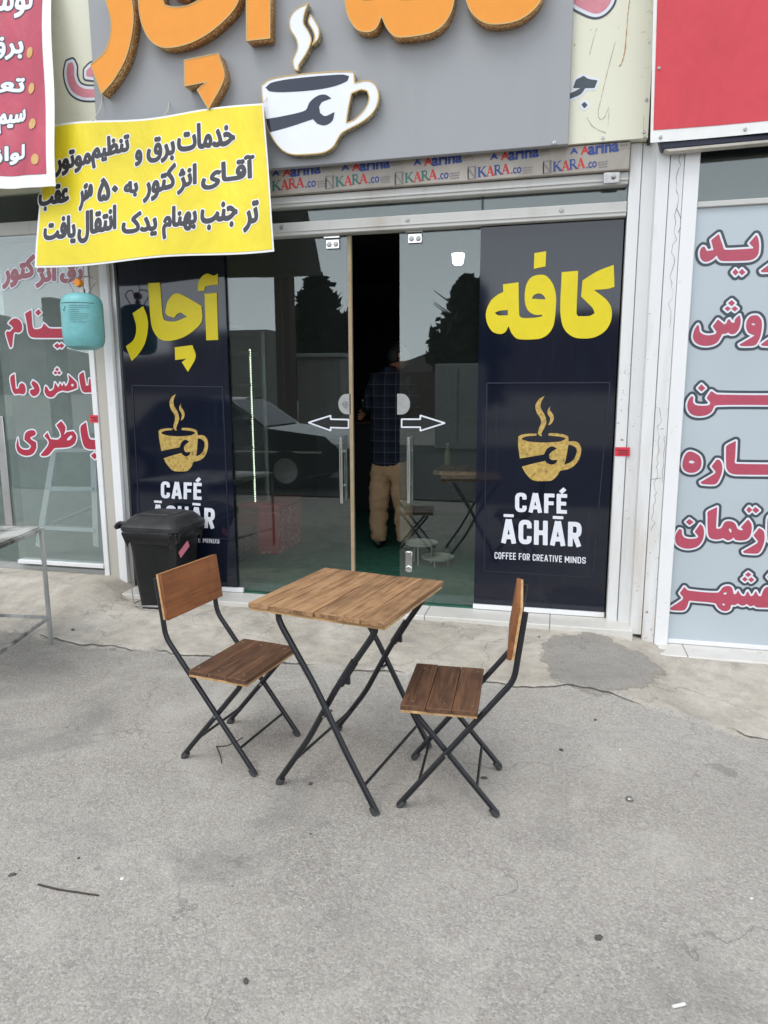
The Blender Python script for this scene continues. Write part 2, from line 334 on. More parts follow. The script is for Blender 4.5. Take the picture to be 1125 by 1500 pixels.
M['hill'] = plain('dry_hill', (.12, .10, .10, 1), .95, 0, .1, .3, .02); M['car'] = plain('black_car_paint', (.012, .013, .016, 1), .15, 0, .5, .05, 2, coat=1)
M['cab'] = plain('pale_cabinet', (.42, .44, .42, 1), .5); M['brickdark'] = plain('brown_render', (.12, .085, .07, 1), .9); M['twig'] = plain('dry_twig', (.055, .045, .038, 1), .9)
M['stone'] = plain('dark_pebble', (.085, .08, .074, 1), .8); M['paper'] = plain('white_paper', (.75, .74, .70, 1), .8); M['bottle'] = plain('pale_bottle', (.32, .33, .18, 1), .15)
M['steelwhite'] = plain('pale_enamel', (.62, .60, .52, 1), .4); M['facade'] = plain('grey_render_wall', (.3, .29, .27, 1), .9)
M['tyre'] = plain('tyre', (.012, .012, .012, 1), .8)

# ------------------------------------------------------------------ mesh helpers
class MB:
    def __init__(s): s.v = []; s.f = []; s.sm = []
    def add(s, vs, fs, smooth=False):
        n = len(s.v); s.v += [tuple(float(c) for c in v) for v in vs]; s.f += [tuple(i+n for i in f) for f in fs]; s.sm += [smooth]*len(fs); return s
    def box(s, x0, y0, z0, x1, y1, z1, mt=None):
        x0, x1 = sorted((x0, x1)); y0, y1 = sorted((y0, y1)); z0, z1 = sorted((z0, z1))
        vs = [Vector(p) for p in ((x0,y0,z0),(x1,y0,z0),(x1,y1,z0),(x0,y1,z0),(x0,y0,z1),(x1,y0,z1),(x1,y1,z1),(x0,y1,z1))]
        if mt: vs = [mt @ v for v in vs]
        return s.add(vs, [(0,3,2,1),(4,5,6,7),(0,1,5,4),(1,2,6,5),(2,3,7,6),(3,0,4,7)])
    def bar(s, a, b, w, h):
        a, b = Vector(a), Vector(b); d = (b-a); L = d.length; q = d.to_track_quat('X', 'Z').to_matrix().to_4x4()
        return s.box(0, -w/2, -h/2, L, w/2, h/2, Matrix.Translation(a) @ q)
    def tube(s, pts, r, n=12, caps=True):
        pts = [Vector(p) for p in pts]; k = len(pts); rr = r if isinstance(r, (list, tuple)) else [r]*k
        prev = None; rings = []
        for i, p in enumerate(pts):
            t = (pts[min(i+1, k-1)]-pts[max(i-1, 0)]).normalized()
            if prev is None:
                u = t.orthogonal().normalized()
            else: u = (prev - t*prev.dot(t)).normalized()
            prev = u; v = t.cross(u)
            rings.append([p+(u*math.cos(2*math.pi*j/n)+v*math.sin(2*math.pi*j/n))*rr[i] for j in range(n)])
        vs = [q for g in rings for q in g]
        fs = [(i*n+j, i*n+(j+1)%n, (i+1)*n+(j+1)%n, (i+1)*n+j) for i in range(k-1) for j in range(n)]
        s.add(vs, fs, True)
        if caps: s.add(rings[0], [tuple(reversed(range(n)))]); s.add(rings[-1], [tuple(range(n))])
        return s
    def lathe(s, prof, c, n=32, axis='Z'):
        vs = []
        for r, h in prof:
            for j in range(n):
                a = 2*math.pi*j/n; p = (r*math.cos(a), r*math.sin(a), h)
                if axis == 'Y': p = (p[0], p[2], p[1])
                if axis == 'X': p = (p[2], p[0], p[1])
                vs.append((c[0]+p[0], c[1]+p[1], c[2]+p[2]))
        k = len(prof)
        return s.add(vs, [(i*n+j, i*n+(j+1)%n, (i+1)*n+(j+1)%n, (i+1)*n+j) for i in range(k-1) for j in range(n)], True)
    def build(s, name, mat, parent=None, bevel=0, seg=2, local=False):
        me = bpy.data.meshes.new(name); me.from_pydata(s.v, [], s.f); me.validate()
        me.polygons.foreach_set('use_smooth', [True]*len(me.polygons))
        o = link(name, me, mat, parent, local)
        bm = bmesh.new(); bm.from_mesh(me); bmesh.ops.recalc_face_normals(bm, faces=bm.faces)
        for e in bm.edges:
            if len(e.link_faces) == 2 and e.calc_face_angle(0) > .6: e.smooth = False
        bm.to_mesh(me); bm.free()
        if bevel:
            b = o.modifiers.new('bevel', 'BEVEL'); b.width = bevel; b.segments = seg; b.limit_method = 'ANGLE'; b.angle_limit = R(40); b.harden_normals = False
        return o
def link(name, me, mat, parent=None, local=False):
    o = bpy.data.objects.new(name, me); COL.objects.link(o)
    if mat is not None and not me.materials: me.materials.append(mat)
    if parent is not None:
        o.parent = parent
        if not local: o.matrix_parent_inverse = world_of(parent).inverted()
    return o
def world_of(o):
    mt = Matrix.LocRotScale(o.location, o.rotation_euler, o.scale)
    if o.parent: mt = world_of(o.parent) @ o.matrix_parent_inverse @ mt
    return mt
def tag(o, label=None, cat=None, group=None, kind=None):
    if label: o['label'] = label
    if cat: o['category'] = cat
    if group: o['group'] = group
    if kind: o['kind'] = kind
    return o
def thing(name, label, cat, loc=(0, 0, 0), rz=0, group=None):
    o = bpy.data.objects.new(name, None); COL.objects.link(o); o.empty_display_size = .1
    o.location = loc; o.rotation_euler = (0, 0, rz); return tag(o, label, cat, group)
def box(name, mat, parent, *c, bevel=0): return MB().box(*c).build(name, mat, parent, bevel)
def bez(pts, k=8):
    "rounded polyline through pts"
    P = [Vector(p) for p in pts]; out = []
    for i in range(len(P)-1):
        p0, p1, p2, p3 = P[max(i-1, 0)], P[i], P[i+1], P[min(i+2, len(P)-1)]
        for j in range(k):
            t = j/k; out.append(.5*((2*p1)+(p2-p0)*t+(2*p0-5*p1+4*p2-p3)*t*t+(3*p1-p0-3*p2+p3)*t**3))
    return out+[P[-1]]
def bend(pts, r=.03, k=5):
    "polyline with its inner corners rounded by radius r"
    P = [Vector(p) for p in pts]; out = [P[0]]
    for i in range(1, len(P)-1):
        a = P[i]+(P[i-1]-P[i]).normalized()*min(r, (P[i-1]-P[i]).length*.45); b = P[i]+(P[i+1]-P[i]).normalized()*min(r, (P[i+1]-P[i]).length*.45)
        for j in range(k+1):
            t = j/k; out.append(a*(1-t)**2+P[i]*2*t*(1-t)+b*t*t)
    return out+[P[-1]]

# ---- flat shapes: outlines -> distance field -> any bolder or thinner outline -> mesh
def smooth_loop(p, k=6, corner=48):
    p = np.array(p, float); n = len(p); out = []
    cn = []
    for i in range(n):
        a = p[i]-p[i-1]; b = p[(i+1) % n]-p[i]
        cn.append(abs(math.degrees(math.atan2(a[0]*b[1]-a[1]*b[0], a @ b))) > corner)
    for i in range(n):
        j = (i+1) % n; p1, p2 = p[i], p[j]
        m1 = (p2-p1) if cn[i] else .5*(p2-p[i-1]); m2 = (p2-p1) if cn[j] else .5*(p[(j+1) % n]-p1)
        L = np.linalg.norm(p2-p1)
        for mm in (m1, m2):
            q = np.linalg.norm(mm)
            if q > L: mm *= L/q
        if cn[i] and cn[j]: out.append(p1); continue
        for t in np.arange(k)/k:
            out.append((2*t**3-3*t*t+1)*p1+(t**3-2*t*t+t)*m1+(-2*t**3+3*t*t)*p2+(t**3-t*t)*m2)
    return np.array(out)
def orient(p, ccw=True):
    a = np.sum(p[:, 0]*np.roll(p[:, 1], -1)-np.roll(p[:, 0], -1)*p[:, 1])
    return p if (a > 0) == ccw else p[::-1]
def field(loops, pad, n=170):
    A = np.concatenate(loops); lo = A.min(0)-pad; hi = A.max(0)+pad
    h = max(hi-lo)/n; gx = np.arange(lo[0], hi[0]+h, h); gy = np.arange(lo[1], hi[1]+h, h)
    PX, PY = np.meshgrid(gx, gy); D = np.full(PX.shape, 1e9); W = np.zeros(PX.shape)
    for L in loops:
        L2 = np.roll(L, -1, 0)
        for (ax, ay), (bx, by) in zip(L, L2):
            dx, dy = bx-ax, by-ay; q = dx*dx+dy*dy
            if q < 1e-14: continue
            r0, r1 = np.searchsorted(gy, (min(ay, by)-pad*1.6, max(ay, by)+pad*1.6)); c0, c1 = np.searchsorted(gx, (min(ax, bx)-pad*1.6, max(ax, bx)+pad*1.6))
            px, py = PX[r0:r1, c0:c1], PY[r0:r1, c0:c1]
            t = np.clip(((px-ax)*dx+(py-ay)*dy)/q, 0, 1); d = (px-ax-t*dx)**2+(py-ay-t*dy)**2
            np.minimum(D[r0:r1, c0:c1], d, out=D[r0:r1, c0:c1])
            if dy != 0:
                rr0, rr1 = np.searchsorted(gy, (min(ay, by), max(ay, by)))
                if rr1 > rr0:
                    yy = gy[rr0:rr1]; xc = ax+(yy-ay)/dy*dx
                    W[rr0:rr1] += np.where(PX[rr0:rr1] < xc[:, None], 1 if dy > 0 else -1, 0)
    D = np.sqrt(np.minimum(D, (pad*1.5)**2)); return gx, gy, np.where(W != 0, -D, D)
def contours(gx, gy, F, level):
    G = F-level; G[np.abs(G) < 1e-9] = 1e-9; G = np.pad(G, 1, constant_values=1.0)
    hx = gx[1]-gx[0]; gx = np.concatenate([[gx[0]-hx], gx, [gx[-1]+hx]]); gy = np.concatenate([[gy[0]-hx], gy, [gy[-1]+hx]])
    ins = G < 0; nxt = {}
    c = ins[:-1, :-1]*1+ins[:-1, 1:]*2+ins[1:, 1:]*4+ins[1:, :-1]*8
    T = {1: [(3, 0)], 2: [(0, 1)], 3: [(3, 1)], 4: [(1, 2)], 5: [(3, 0), (1, 2)], 6: [(0, 2)], 7: [(3, 2)], 8: [(2, 3)], 9: [(2, 0)], 10: [(0, 1), (2, 3)], 11: [(2, 1)], 12: [(1, 3)], 13: [(1, 0)], 14: [(0, 3)]}
    def key(j, i, e): return ((j, i, 0), (j, i+1, 1), (j+1, i, 0), (j, i, 1))[e]
    for j, i in zip(*np.nonzero((c > 0) & (c < 15))):
        for a, b in T[int(c[j, i])]: nxt[key(j, i, a)] = key(j, i, b)
    def pos(k):
        j, i, v = k
        if v == 0: a, b = G[j, i], G[j, i+1]; t = a/(a-b); return (gx[i]+t*(gx[i+1]-gx[i]), gy[j])
        a, b = G[j, i], G[j+1, i]; t = a/(a-b); return (gx[i], gy[j]+t*(gy[j+1]-gy[j]))
    out = []
    while nxt:
        s, b = nxt.popitem(); L = [pos(s)]
        while b in nxt: L.append(pos(b)); b = nxt.pop(b)
        if len(L) > 6:
            L = np.array(L)
            for _ in range(2): L = .5*L+.25*(np.roll(L, 1, 0)+np.roll(L, -1, 0))
            keep = [L[0]]                                   # drop nearly collinear points
            for q in range(1, len(L)-1):
                a, b2 = L[q]-keep[-1], L[q+1]-L[q]
                if abs(a[0]*b2[1]-a[1]*b2[0]) > .012*np.hypot(*a)*np.hypot(*b2) or np.hypot(*a) > 8*hx: keep.append(L[q])
            keep.append(L[-1]); out.append(np.array(keep))
    return out
def fill_mesh(name, loops, thick):
    cu = bpy.data.curves.new(name, 'CURVE'); cu.dimensions = '2D'; cu.fill_mode = 'BOTH'; cu.extrude = thick/2
    for L in loops:
        sp = cu.splines.new('POLY'); sp.points.add(len(L)-1); sp.use_cyclic_u = True
        sp.points.foreach_set('co', np.column_stack([L, np.zeros(len(L)), np.ones(len(L))]).astype(np.float32).ravel())
    o = bpy.data.objects.new('tmp', cu); COL.objects.link(o)
    me = bpy.data.meshes.new_from_object(o.evaluated_get(bpy.context.evaluated_depsgraph_get()))
    bpy.data.objects.remove(o); bpy.data.curves.remove(cu); me.name = name; me.materials.clear(); return me
def flat(name, loops, mat, parent, place, front, thick=.001, side=None):
    "loops in plane coordinates (a, b); place(a, b, out) -> world point, out = metres towards the viewer"
    me = fill_mesh(name, loops, thick)
    for v in me.vertices: v.co = place(v.co.x, v.co.y, v.co.z+front-thick/2)
    bm = bmesh.new(); bm.from_mesh(me); bmesh.ops.remove_doubles(bm, verts=bm.verts, dist=1e-6); bmesh.ops.recalc_face_normals(bm, faces=bm.faces); bm.to_mesh(me); bm.free()
    me.materials.append(mat)
    if side:
        me.materials.append(side)
        z0 = place(0, 0, 0); nv = (Vector(place(0, 0, 1))-Vector(z0)).normalized()
        for p in me.polygons: p.material_index = 0 if abs(p.normal.dot(nv)) > .7 else 1
    return link(name, me, None, parent)
def wallplace(y): return lambda a, b, o: (a, y-o, b)
def trace(zoom, pts, y, smooth=True, k=6, corner=48):
    "points read off an enlargement (x0, y0, scale) of the photograph, brought onto the upright plane y"
    x0, y0, s = zoom; p = np.array([at(x0+a/s, y0+b/s, 1, y)[[0, 2]] for a, b in pts])
    return smooth_loop(p, k, corner) if smooth else p

# ---- lettering from the built-in font (Persian as presentation forms, in visual order)
FORMS = {'ا': ('FE8D', 'FE8E'), 'آ': ('FE81', 'FE82'), 'ب': ('FE8F', 'FE90', 'FE91', 'FE92'), 'ت': ('FE95', 'FE96', 'FE97', 'FE98'), 'ج': ('FE9D', 'FE9E', 'FE9F', 'FEA0'),
         'خ': ('FEA5', 'FEA6', 'FEA7', 'FEA8'), 'د': ('FEA9', 'FEAA'), 'ر': ('FEAD', 'FEAE'), 'ز': ('FEAF', 'FEB0'), 'ژ': ('FB8A', 'FB8B'), 'س': ('FEB1', 'FEB2', 'FEB3', 'FEB4'),
         'ش': ('FEB5', 'FEB6', 'FEB7', 'FEB8'), 'ط': ('FEC1', 'FEC2', 'FEC3', 'FEC4'), 'ظ': ('FEC5', 'FEC6', 'FEC7', 'FEC8'), 'ع': ('FEC9', 'FECA', 'FECB', 'FECC'), 'ف': ('FED1', 'FED2', 'FED3', 'FED4'),
         'ق': ('FED5', 'FED6', 'FED7', 'FED8'), 'ک': ('FB8E', 'FB8F', 'FB90', 'FB91'), 'ل': ('FEDD', 'FEDE', 'FEDF', 'FEE0'), 'م': ('FEE1', 'FEE2', 'FEE3', 'FEE4'), 'ن': ('FEE5', 'FEE6', 'FEE7', 'FEE8'),
         'و': ('FEED', 'FEEE'), 'ه': ('FEE9', 'FEEA', 'FEEB', 'FEEC'), 'ی': ('FBFC', 'FBFD', 'FBFE', 'FBFF')}
def shape(word):
    if not any(c in FORMS for c in word): return word
    out = []
    for i, c in enumerate(word):
        if c not in FORMS: out.append(c); continue
        pv = i > 0 and (word[i-1] == 'ـ' or (word[i-1] in FORMS and len(FORMS[word[i-1]]) == 4)); nx = i+1 < len(word) and (word[i+1] == 'ـ' or word[i+1] in FORMS)
        f = FORMS[c]
        k = (3 if nx else 1) if pv else (2 if nx else 0)
        if len(f) == 2: k = 1 if pv else 0
        out.append(chr(int(f[k], 16)))
    return ''.join(reversed(out))
def thick(pts, w_, closed=False):
    "polygon(s) of a line of width w_ with flat ends and mitred joins"
    P = np.array([p[:2] for p in pts], float); n = len(P)
    def off(sg):
        out = []
        for i in range(n):
            a = P[i]-P[i-1] if (closed or i > 0) else P[1]-P[0]; b = P[(i+1) % n]-P[i] if (closed or i < n-1) else P[-1]-P[-2]
            a = a/np.hypot(*a); b = b/np.hypot(*b); na, nb = np.array([-a[1], a[0]]), np.array([-b[1], b[0]]); m_ = na+nb; L = m_ @ m_
            out.append(P[i]+sg*w_/2*(m_*2/L if L > .5 else na))
        return np.array(out)
    if closed:
        A, B = off(1), off(-1)
        if abs(area(A)) < abs(area(B)): A, B = B, A
        return [orient(A), orient(B, False)]
    return [orient(np.concatenate([off(1), off(-1)[::-1]]))]
def area(p): return np.sum(p[:, 0]*np.roll(p[:, 1], -1)-np.roll(p[:, 0], -1)*p[:, 1])
def rnd2(pts, r, closed=False):
    P = [(x, y, 0) for x, y in pts]
    if closed:
        mid = ((P[0][0]+P[-1][0])/2, (P[0][1]+P[-1][1])/2, 0); Q = bend([mid]+P+[mid], r, 6)[:-1]
    else: Q = bend(P, r, 6)
    return [(q.x, q.y) for q in Q]
def din(word, t=.185, w0=.52, gap=.10):
    loops = []; x = 0
    for c in word:
        w_ = {'I': t, ' ': .26, 'M': .66, 'A': .60, 'Ā': .60, 'V': .58, 'T': .50, 'F': .46, 'E': .46, 'É': .46, 'H': .54, 'N': .56}.get(c, w0); a, b, h = t/2, w_-t/2, t/2; H1 = 1-h; S_ = []
        if c == 'C': S_ = [(rnd2([(b, .66), (b, H1), (a, H1), (a, h), (b, h), (b, .34)], .2), 0)]
        elif c == 'O': S_ = [(rnd2([(b, H1), (a, H1), (a, h), (b, h)], .2, True), 1)]
        elif c in 'AĀ': S_ = [([(a*.92, 0), (w_/2-t*.12, 1)], 0), ([(w_-a*.92, 0), (w_/2+t*.12, 1)], 0), ([(w_*.22, .27), (w_*.78, .27)], 0)]
        elif c in 'FEÉ': S_ = [([(a, 0), (a, 1)], 0), ([(a, H1), (w_, H1)], 0), ([(a, .51), (w_*.92, .51)], 0)]+([([(a, h), (w_, h)], 0)] if c != 'F' else [])
        elif c == 'H': S_ = [([(a, 0), (a, 1)], 0), ([(b, 0), (b, 1)], 0), ([(a, .5), (b, .5)], 0)]
        elif c == 'I': S_ = [([(a, 0), (a, 1)], 0)]
        elif c == 'R': S_ = [([(a, 0), (a, 1)], 0), (rnd2([(a, H1), (b, H1), (b, .46), (a, .46)], .18), 0), ([(w_*.50, .46), (w_-a*.95, 0)], 0)]
        elif c == 'D': S_ = [([(a, 0), (a, 1)], 0), (rnd2([(a, H1), (b, H1), (b, h), (a, h)], .2), 0)]
        elif c == 'T': S_ = [([(w_/2, 0), (w_/2, 1)], 0), ([(0, H1), (w_, H1)], 0)]
        elif c == 'V': S_ = [([(a*.92, 1), (w_/2-t*.1, 0)], 0), ([(w_-a*.92, 1), (w_/2+t*.1, 0)], 0)]
        elif c == 'M': S_ = [([(a, 0), (a, 1)], 0), ([(b, 0), (b, 1)], 0), ([(a*1.1, 1), (w_/2, .30)], 0), ([(w_-a*1.1, 1), (w_/2, .30)], 0)]
        elif c == 'N': S_ = [([(a, 0), (a, 1)], 0), ([(b, 0), (b, 1)], 0), ([(a*1.1, 1), (w_-a*1.1, 0)], 0)]
        elif c == 'S': S_ = [(rnd2([(b, .70), (b, H1), (a, H1), (a, .52), (b, .48), (b, h), (a, h), (a, .30)], .17), 0)]
        if c == 'É': S_.append(([(w_*.36, 1.07), (w_*.78, 1.27)], 0))
        if c == 'Ā': S_.append(([(w_*.16, 1.15), (w_*.84, 1.15)], 0))
        for p, cl in S_: loops += [l+np.array([x, 0]) for l in thick(p, t*(.72 if False else 1) if not (c == 'Ā' and p[0][1] > 1.1) else t*.62, cl)]
        x += w_+gap
    return loops
def roman(word):
    loops = []; x = 0
    def st(p, w_): return [l+np.array([x, 0]) for l in thick(p, w_)]
    for c in word:
        if c == 'K': loops += st([(.16, 0), (.16, 1)], .2)+st([(.0, .03), (.34, .03)], .06)+st([(.0, .97), (.34, .97)], .06)+st([(.22, .42), (.70, .98)], .08)+st([(.34, .58), (.80, .02)], .19)+st([(.6, .03), (.95, .03)], .06)+st([(.55, .97), (.86, .97)], .06); x += .95
        if c == 'A': loops += st([(.10, .02), (.43, .98)], .08)+st([(.41, 1), (.76, .02)], .2)+st([(.2, .34), (.62, .34)], .07)+st([(-.02, .03), (.26, .03)], .06)+st([(.56, .03), (.94, .03)], .06); x += .9
        if c == 'R': loops += st([(.16, 0), (.16, 1)], .2)+st([(.0, .03), (.34, .03)], .06)+st(rnd2([(.0, .96), (.60, .96), (.60, .5), (.2, .5)], .2), .11)+st([(.38, .5), (.80, .02)], .19)+st([(.7, .03), (.95, .03)], .06); x += .93
    return loops
_cache = {}
def glyphs(word):
    if word in _cache: return _cache[word]
    if word[:4] == 'DIN:': _cache[word] = din(word[4:]); return _cache[word]
    if word[:4] == 'DN2:': _cache[word] = din(word[4:], .135, .50, .15); return _cache[word]
    if word[:4] == 'ROM:': _cache[word] = roman(word[4:]); return _cache[word]
    c = bpy.data.curves.new('t', 'FONT'); c.body = shape(word); c.size = 1; o = bpy.data.objects.new('t', c); COL.objects.link(o)
    dg = bpy.context.evaluated_depsgraph_get(); dg.update(); cu = o.evaluated_get(dg).to_curve(dg)
    loops = []
    for sp in cu.splines:
        L = []; bp = sp.bezier_points; n = len(bp)
        for i in range(n):
            a, b = bp[i], bp[(i+1) % n]; p0, p1, p2, p3 = a.co.xy, a.handle_right.xy, b.handle_left.xy, b.co.xy
            st = (p1-p0).length < 1e-5 and (p2-p3).length < 1e-5
            for j in range(1 if st else 5):
                t = j/5; q = p0*(1-t)**3+p1*3*t*(1-t)**2+p2*3*t*t*(1-t)+p3*t**3; L.append((q.x, q.y))
        if len(L) > 2: loops.append(np.array(L))
    o.evaluated_get(dg).to_curve_clear(); bpy.data.objects.remove(o); bpy.data.curves.remove(c)
    _cache[word] = loops; return loops
def fit(word, BL, BRt, TL):
    "glyph outlines of word, its bounding box laid on the parallelogram of plane points BL, BRt, TL"
    L = glyphs(word); A = np.concatenate(L); lo, hi = A.min(0), A.max(0)
    BL, BRt, TL = map(np.array, (BL, BRt, TL))
    return [BL+((l[:, :1]-lo[0])/(hi[0]-lo[0]))*(BRt-BL)+((l[:, 1:]-lo[1])/(hi[1]-lo[1]))*(TL-BL) for l in L]
def lettering(name, words, layers, parent, place, unproj, n=150, pad=.03, cut=0):
    "words: (text, BL, BR, TL) in pixels; layers: (outline growth, material, front, suffix)"
    obs = [[] for _ in layers]
    for word, a, b, c in words:
        loops = fit(word, unproj(*a), unproj(*b), unproj(*c))
        gx, gy, F = field(loops, pad, n)
        for k, (lev, mat, front, nm) in enumerate(layers): obs[k] += [(contours(gx, gy, F, lev))]
    for k, (lev, mat, front, nm) in enumerate(layers):
        for q, lo in enumerate(obs[k]):
            if not lo: continue
            me = fill_mesh(nm, lo, .0006)
            bm = bmesh.new(); bm.from_mesh(me)
            if cut:
                for ax in (0, 1):
                    cs = [v.co[ax] for v in bm.verts]; c = math.ceil(min(cs)/cut)*cut
                    while c < max(cs):
                        bmesh.ops.bisect_plane(bm, geom=bm.verts[:]+bm.edges[:]+bm.faces[:], plane_co=(c, 0, 0) if ax == 0 else (0, c, 0), plane_no=(1, 0, 0) if ax == 0 else (0, 1, 0)); c += cut
            for v in bm.verts: v.co = place(v.co.x, v.co.y, v.co.z+front+.00012*(q % 3))
            bmesh.ops.recalc_face_normals(bm, faces=bm.faces); bm.to_mesh(me); bm.free()
            me.materials.append(mat); link(nm, me, None, parent)
def zq(zoom):
    x0, y0, s = zoom; return lambda pts: [(x0+a/s, y0+b/s) for a, b in pts]
def words_from(zoom, rows):
    f = zq(zoom); return [(w_, *f(q)) for w_, *q in rows]

# ================================================================== THE SETTING
def sstep(a, b, x):
    t = min(1, max(0, (x-a)/(b-a))); return t*t*(3-2*t)
FL, FC = 0.20, 0.095
FRT = Z(1000, 936, -.12)-.008        # floor levels of the left shop, the cafe, the right shop
def crack_y(x): return -1.0 - .10*sstep(.1, 1.2, x) + .12*sstep(-2.6, -3.6, x) + .018*math.sin(7*x) + .012*math.sin(19*x+1)
def floor_at(x): return FL + (FC-FL)*sstep(-3.25, -2.95, x) + (FRT-FC)*sstep(.30, .75, x)
def base_at(x, y):
    return -.16*sstep(.15, 1.3, x)*sstep(-2.6, -1.2, y) + .004*math.sin(2.3*x+1.1*y) + .003*math.sin(4.1*y-x)
def ground_z(x, y):
    b = base_at(x, y)
    if y > -.02: return -.35
    yc = crack_y(x)
    if y > yc:
        t = sstep(yc-.1, -.22, y); b = b*(1-t)+(floor_at(x)-.03)*t + .012*(1-sstep(yc, yc+.5, y))*sstep(yc, yc+.02, y)
    return b
def ground():
    xs = np.concatenate([[-600, -200, -60, -20, -9], np.arange(-6, 3.2, .032), [6, 15, 60, 200, 600]])
    ys = np.concatenate([[-600, -200, -60, -25, -12, -7], np.arange(-5, -1.35, .05), np.arange(-1.35, -.03, .016), [-.021, -.019, 40, 600]])
    rnd = np.random.RandomState(3); me = bpy.data.meshes.new('ground')
    from mathutils import noise as mn
    def rough(x, y):
        if not (-5 < y < -.05 and -6 < x < 3.2): return 0
        k = min(1, max(.18, (y-crack_y(x)+.1)/.25)) if y < -.25 else max(.1, (-.05-y)/.2)
        return k*(.012*mn.noise(Vector((x*3, y*3, 0)))+.007*mn.noise(Vector((x*9, y*9, 3)))+.004*mn.noise(Vector((x*24, y*24, 7))))+(rnd.rand()-.5)*.0022
    vs = [(x, y, ground_z(x, y)+rough(x, y)) for y in ys for x in xs]
    nx = len(xs); fs = [(j*nx+i, j*nx+i+1, (j+1)*nx+i+1, (j+1)*nx+i) for j in range(len(ys)-1) for i in range(nx-1)]
    me.from_pydata(vs, [], fs); me.materials.append(M['ground'])
    ap = me.attributes.new('apron', 'FLOAT', 'POINT'); pa = me.attributes.new('patch', 'FLOAT', 'POINT')
    def patch(x, y): a = math.atan2(y+.64, x-.27); return .30*(1+.10*math.sin(3*a+1)+.06*math.sin(5*a))-math.hypot(x-.27, (y+.64)*.88)
    cl = lambda v: max(-.4, min(.4, v))
    ap.data.foreach_set('value', [cl(v[1]-crack_y(v[0])) if -8 < v[0] < 5 else -.4 for v in vs]); pa.data.foreach_set('value', [cl(patch(v[0], v[1])) for v in vs])
    me.polygons.foreach_set('use_smooth', [True]*len(me.polygons))
    return tag(link('ground', me, None), kind='structure')
ground()

# the long crack between asphalt and apron
def joint():
    from mathutils import noise as mn
    m_ = MB(); run = []; x = -4.6
    while x < 2.3:
        if mn.noise(Vector((x*2.2, 4, 0))) > -.12: run.append(x)
        else:
            if len(run) > 4: seg(m_, run)
            run = []
        x += .022
    if len(run) > 4: seg(m_, run)
    return m_.build('pavement_joint', plain('crack_dirt', (.10, .092, .08, 1), .95))
def seg(m_, run):
    from mathutils import noise as mn
    vs = []; n = len(run)
    for i, x in enumerate(run):
        y = crack_y(x)+.035*mn.noise(Vector((x*3.1, 1, 0)))+.014*mn.noise(Vector((x*14, 2, 0))); w_ = .009*(.35+.9*abs(mn.noise(Vector((x*20, 9, 0)))))*min(1, i/4, (n-1-i)/4)+.0006
        for s_ in (-1, 1): vs.append((x, y+s_*w_, ground_z(x, y)+.006))
    m_.add(vs, [(2*i, 2*i+2, 2*i+3, 2*i+1) for i in range(n-1)])
ck = joint()
tag(ck, kind='structure')

# ================================================================== BUILDINGS
YF = -.05     # front of steel posts
# ---- shop rooms (dark cafe, pale left shop) are the inside of the building
building = thing('shop_building', 'row of single storey shops with white painted steel posts and cream fascia', 'building', (-1.5, 2.4, 0))
XL, XR = X(176, 620), X(903, 577)          # clear opening of the cafe
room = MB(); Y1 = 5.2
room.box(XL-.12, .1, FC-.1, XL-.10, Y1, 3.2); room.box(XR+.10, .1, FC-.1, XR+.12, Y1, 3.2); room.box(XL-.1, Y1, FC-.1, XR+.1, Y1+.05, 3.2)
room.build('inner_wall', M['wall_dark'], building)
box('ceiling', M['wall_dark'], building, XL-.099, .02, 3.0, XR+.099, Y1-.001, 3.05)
box('cafe_floor', M['carpet'], building, XL-.2, -.005, FC-.12, XR+.2, Y1, FC)
lroom = MB(); lroom.box(-6.5, 1.6, FL-.1, XL-.5, 1.65, 3.2); lroom.build('back_wall', M['wall_pale'], building)
box('back_wall', M['wall_pale'], building, XL-.2, .12, FL-.1, XL-.16, 1.59, 3.2)
box('shop_floor', M['floor_pale'], building, -6.5, -.02, FL-.15, XL-.21, 1.6, FL)
box('roof', M['facade'], building, -7, -.02, 4.9, 4, 6, 5.0)
box('rear_wall', M['facade'], building, -7, 6, -.2, 4, 6.1, 4.9)
mb = MB(); mb.box(-7, .02, 3.1, 4, .12, 4.9); mb.box(3.9, .13, -.3, 4, 5.99, 4.89); mb.box(-7, .13, -.2, -6.9, 5.99, 4.89); mb.build('upper_wall', M['facade'], building)
box('right_shop_wall', M['facade'], building, XR+.3, .30, -.3, 3.89, .35, 3.09)

# ---- cream painted fascia sheet with old lettering
YC = -.12
fz = Z(838, 211, YC)
fasc = thing('fascia_panel', 'cream painted metal fascia sheet with scratches and rust behind the grey sign', 'fascia', (-1.2, YC, fz))
xr = X(949, 202, YC)
box('sheet', M['cream'], fasc, -6.2, YC, fz, xr, .0, 4.88)
mb = MB(); mb.box(xr+.003, -.09, fz-.02, xr+.02, .0, 4.88); mb.build('gap_shade_strip', plain('gap_shade', (.05, .045, .04, 1), .8), fasc)  # dark strip paints the shade of the gap beside the sheet
for p in ((947, 146), (943, 193), (944, 200), (883, 202)): MB().lathe([(0, 0), (.008, 0), (.008, .004), (0, .006)], (X(*p, YC), YC-.006, Z(*p, YC)), 10, 'Y').build('rivet', M['steel'], fasc)
zf = (860, 0, 4.245)
def scratch(pts, wd, mat):
    m_ = MB(); P = bez([(X(860+a/4.245, b/4.245, YC), YC-.002, Z(860+a/4.245, b/4.245, YC)) for a, b in pts], 6); m_.tube(P, [wd*(.25+.75*random.random()) for _ in P], 5); return m_.build('scratch', mat, fasc)
scratch([(265, 0), (255, 70), (245, 190), (235, 310), (215, 390), (198, 412)], .0035, plain('rust_scratch', (.50, .27, .10, 1), .9))
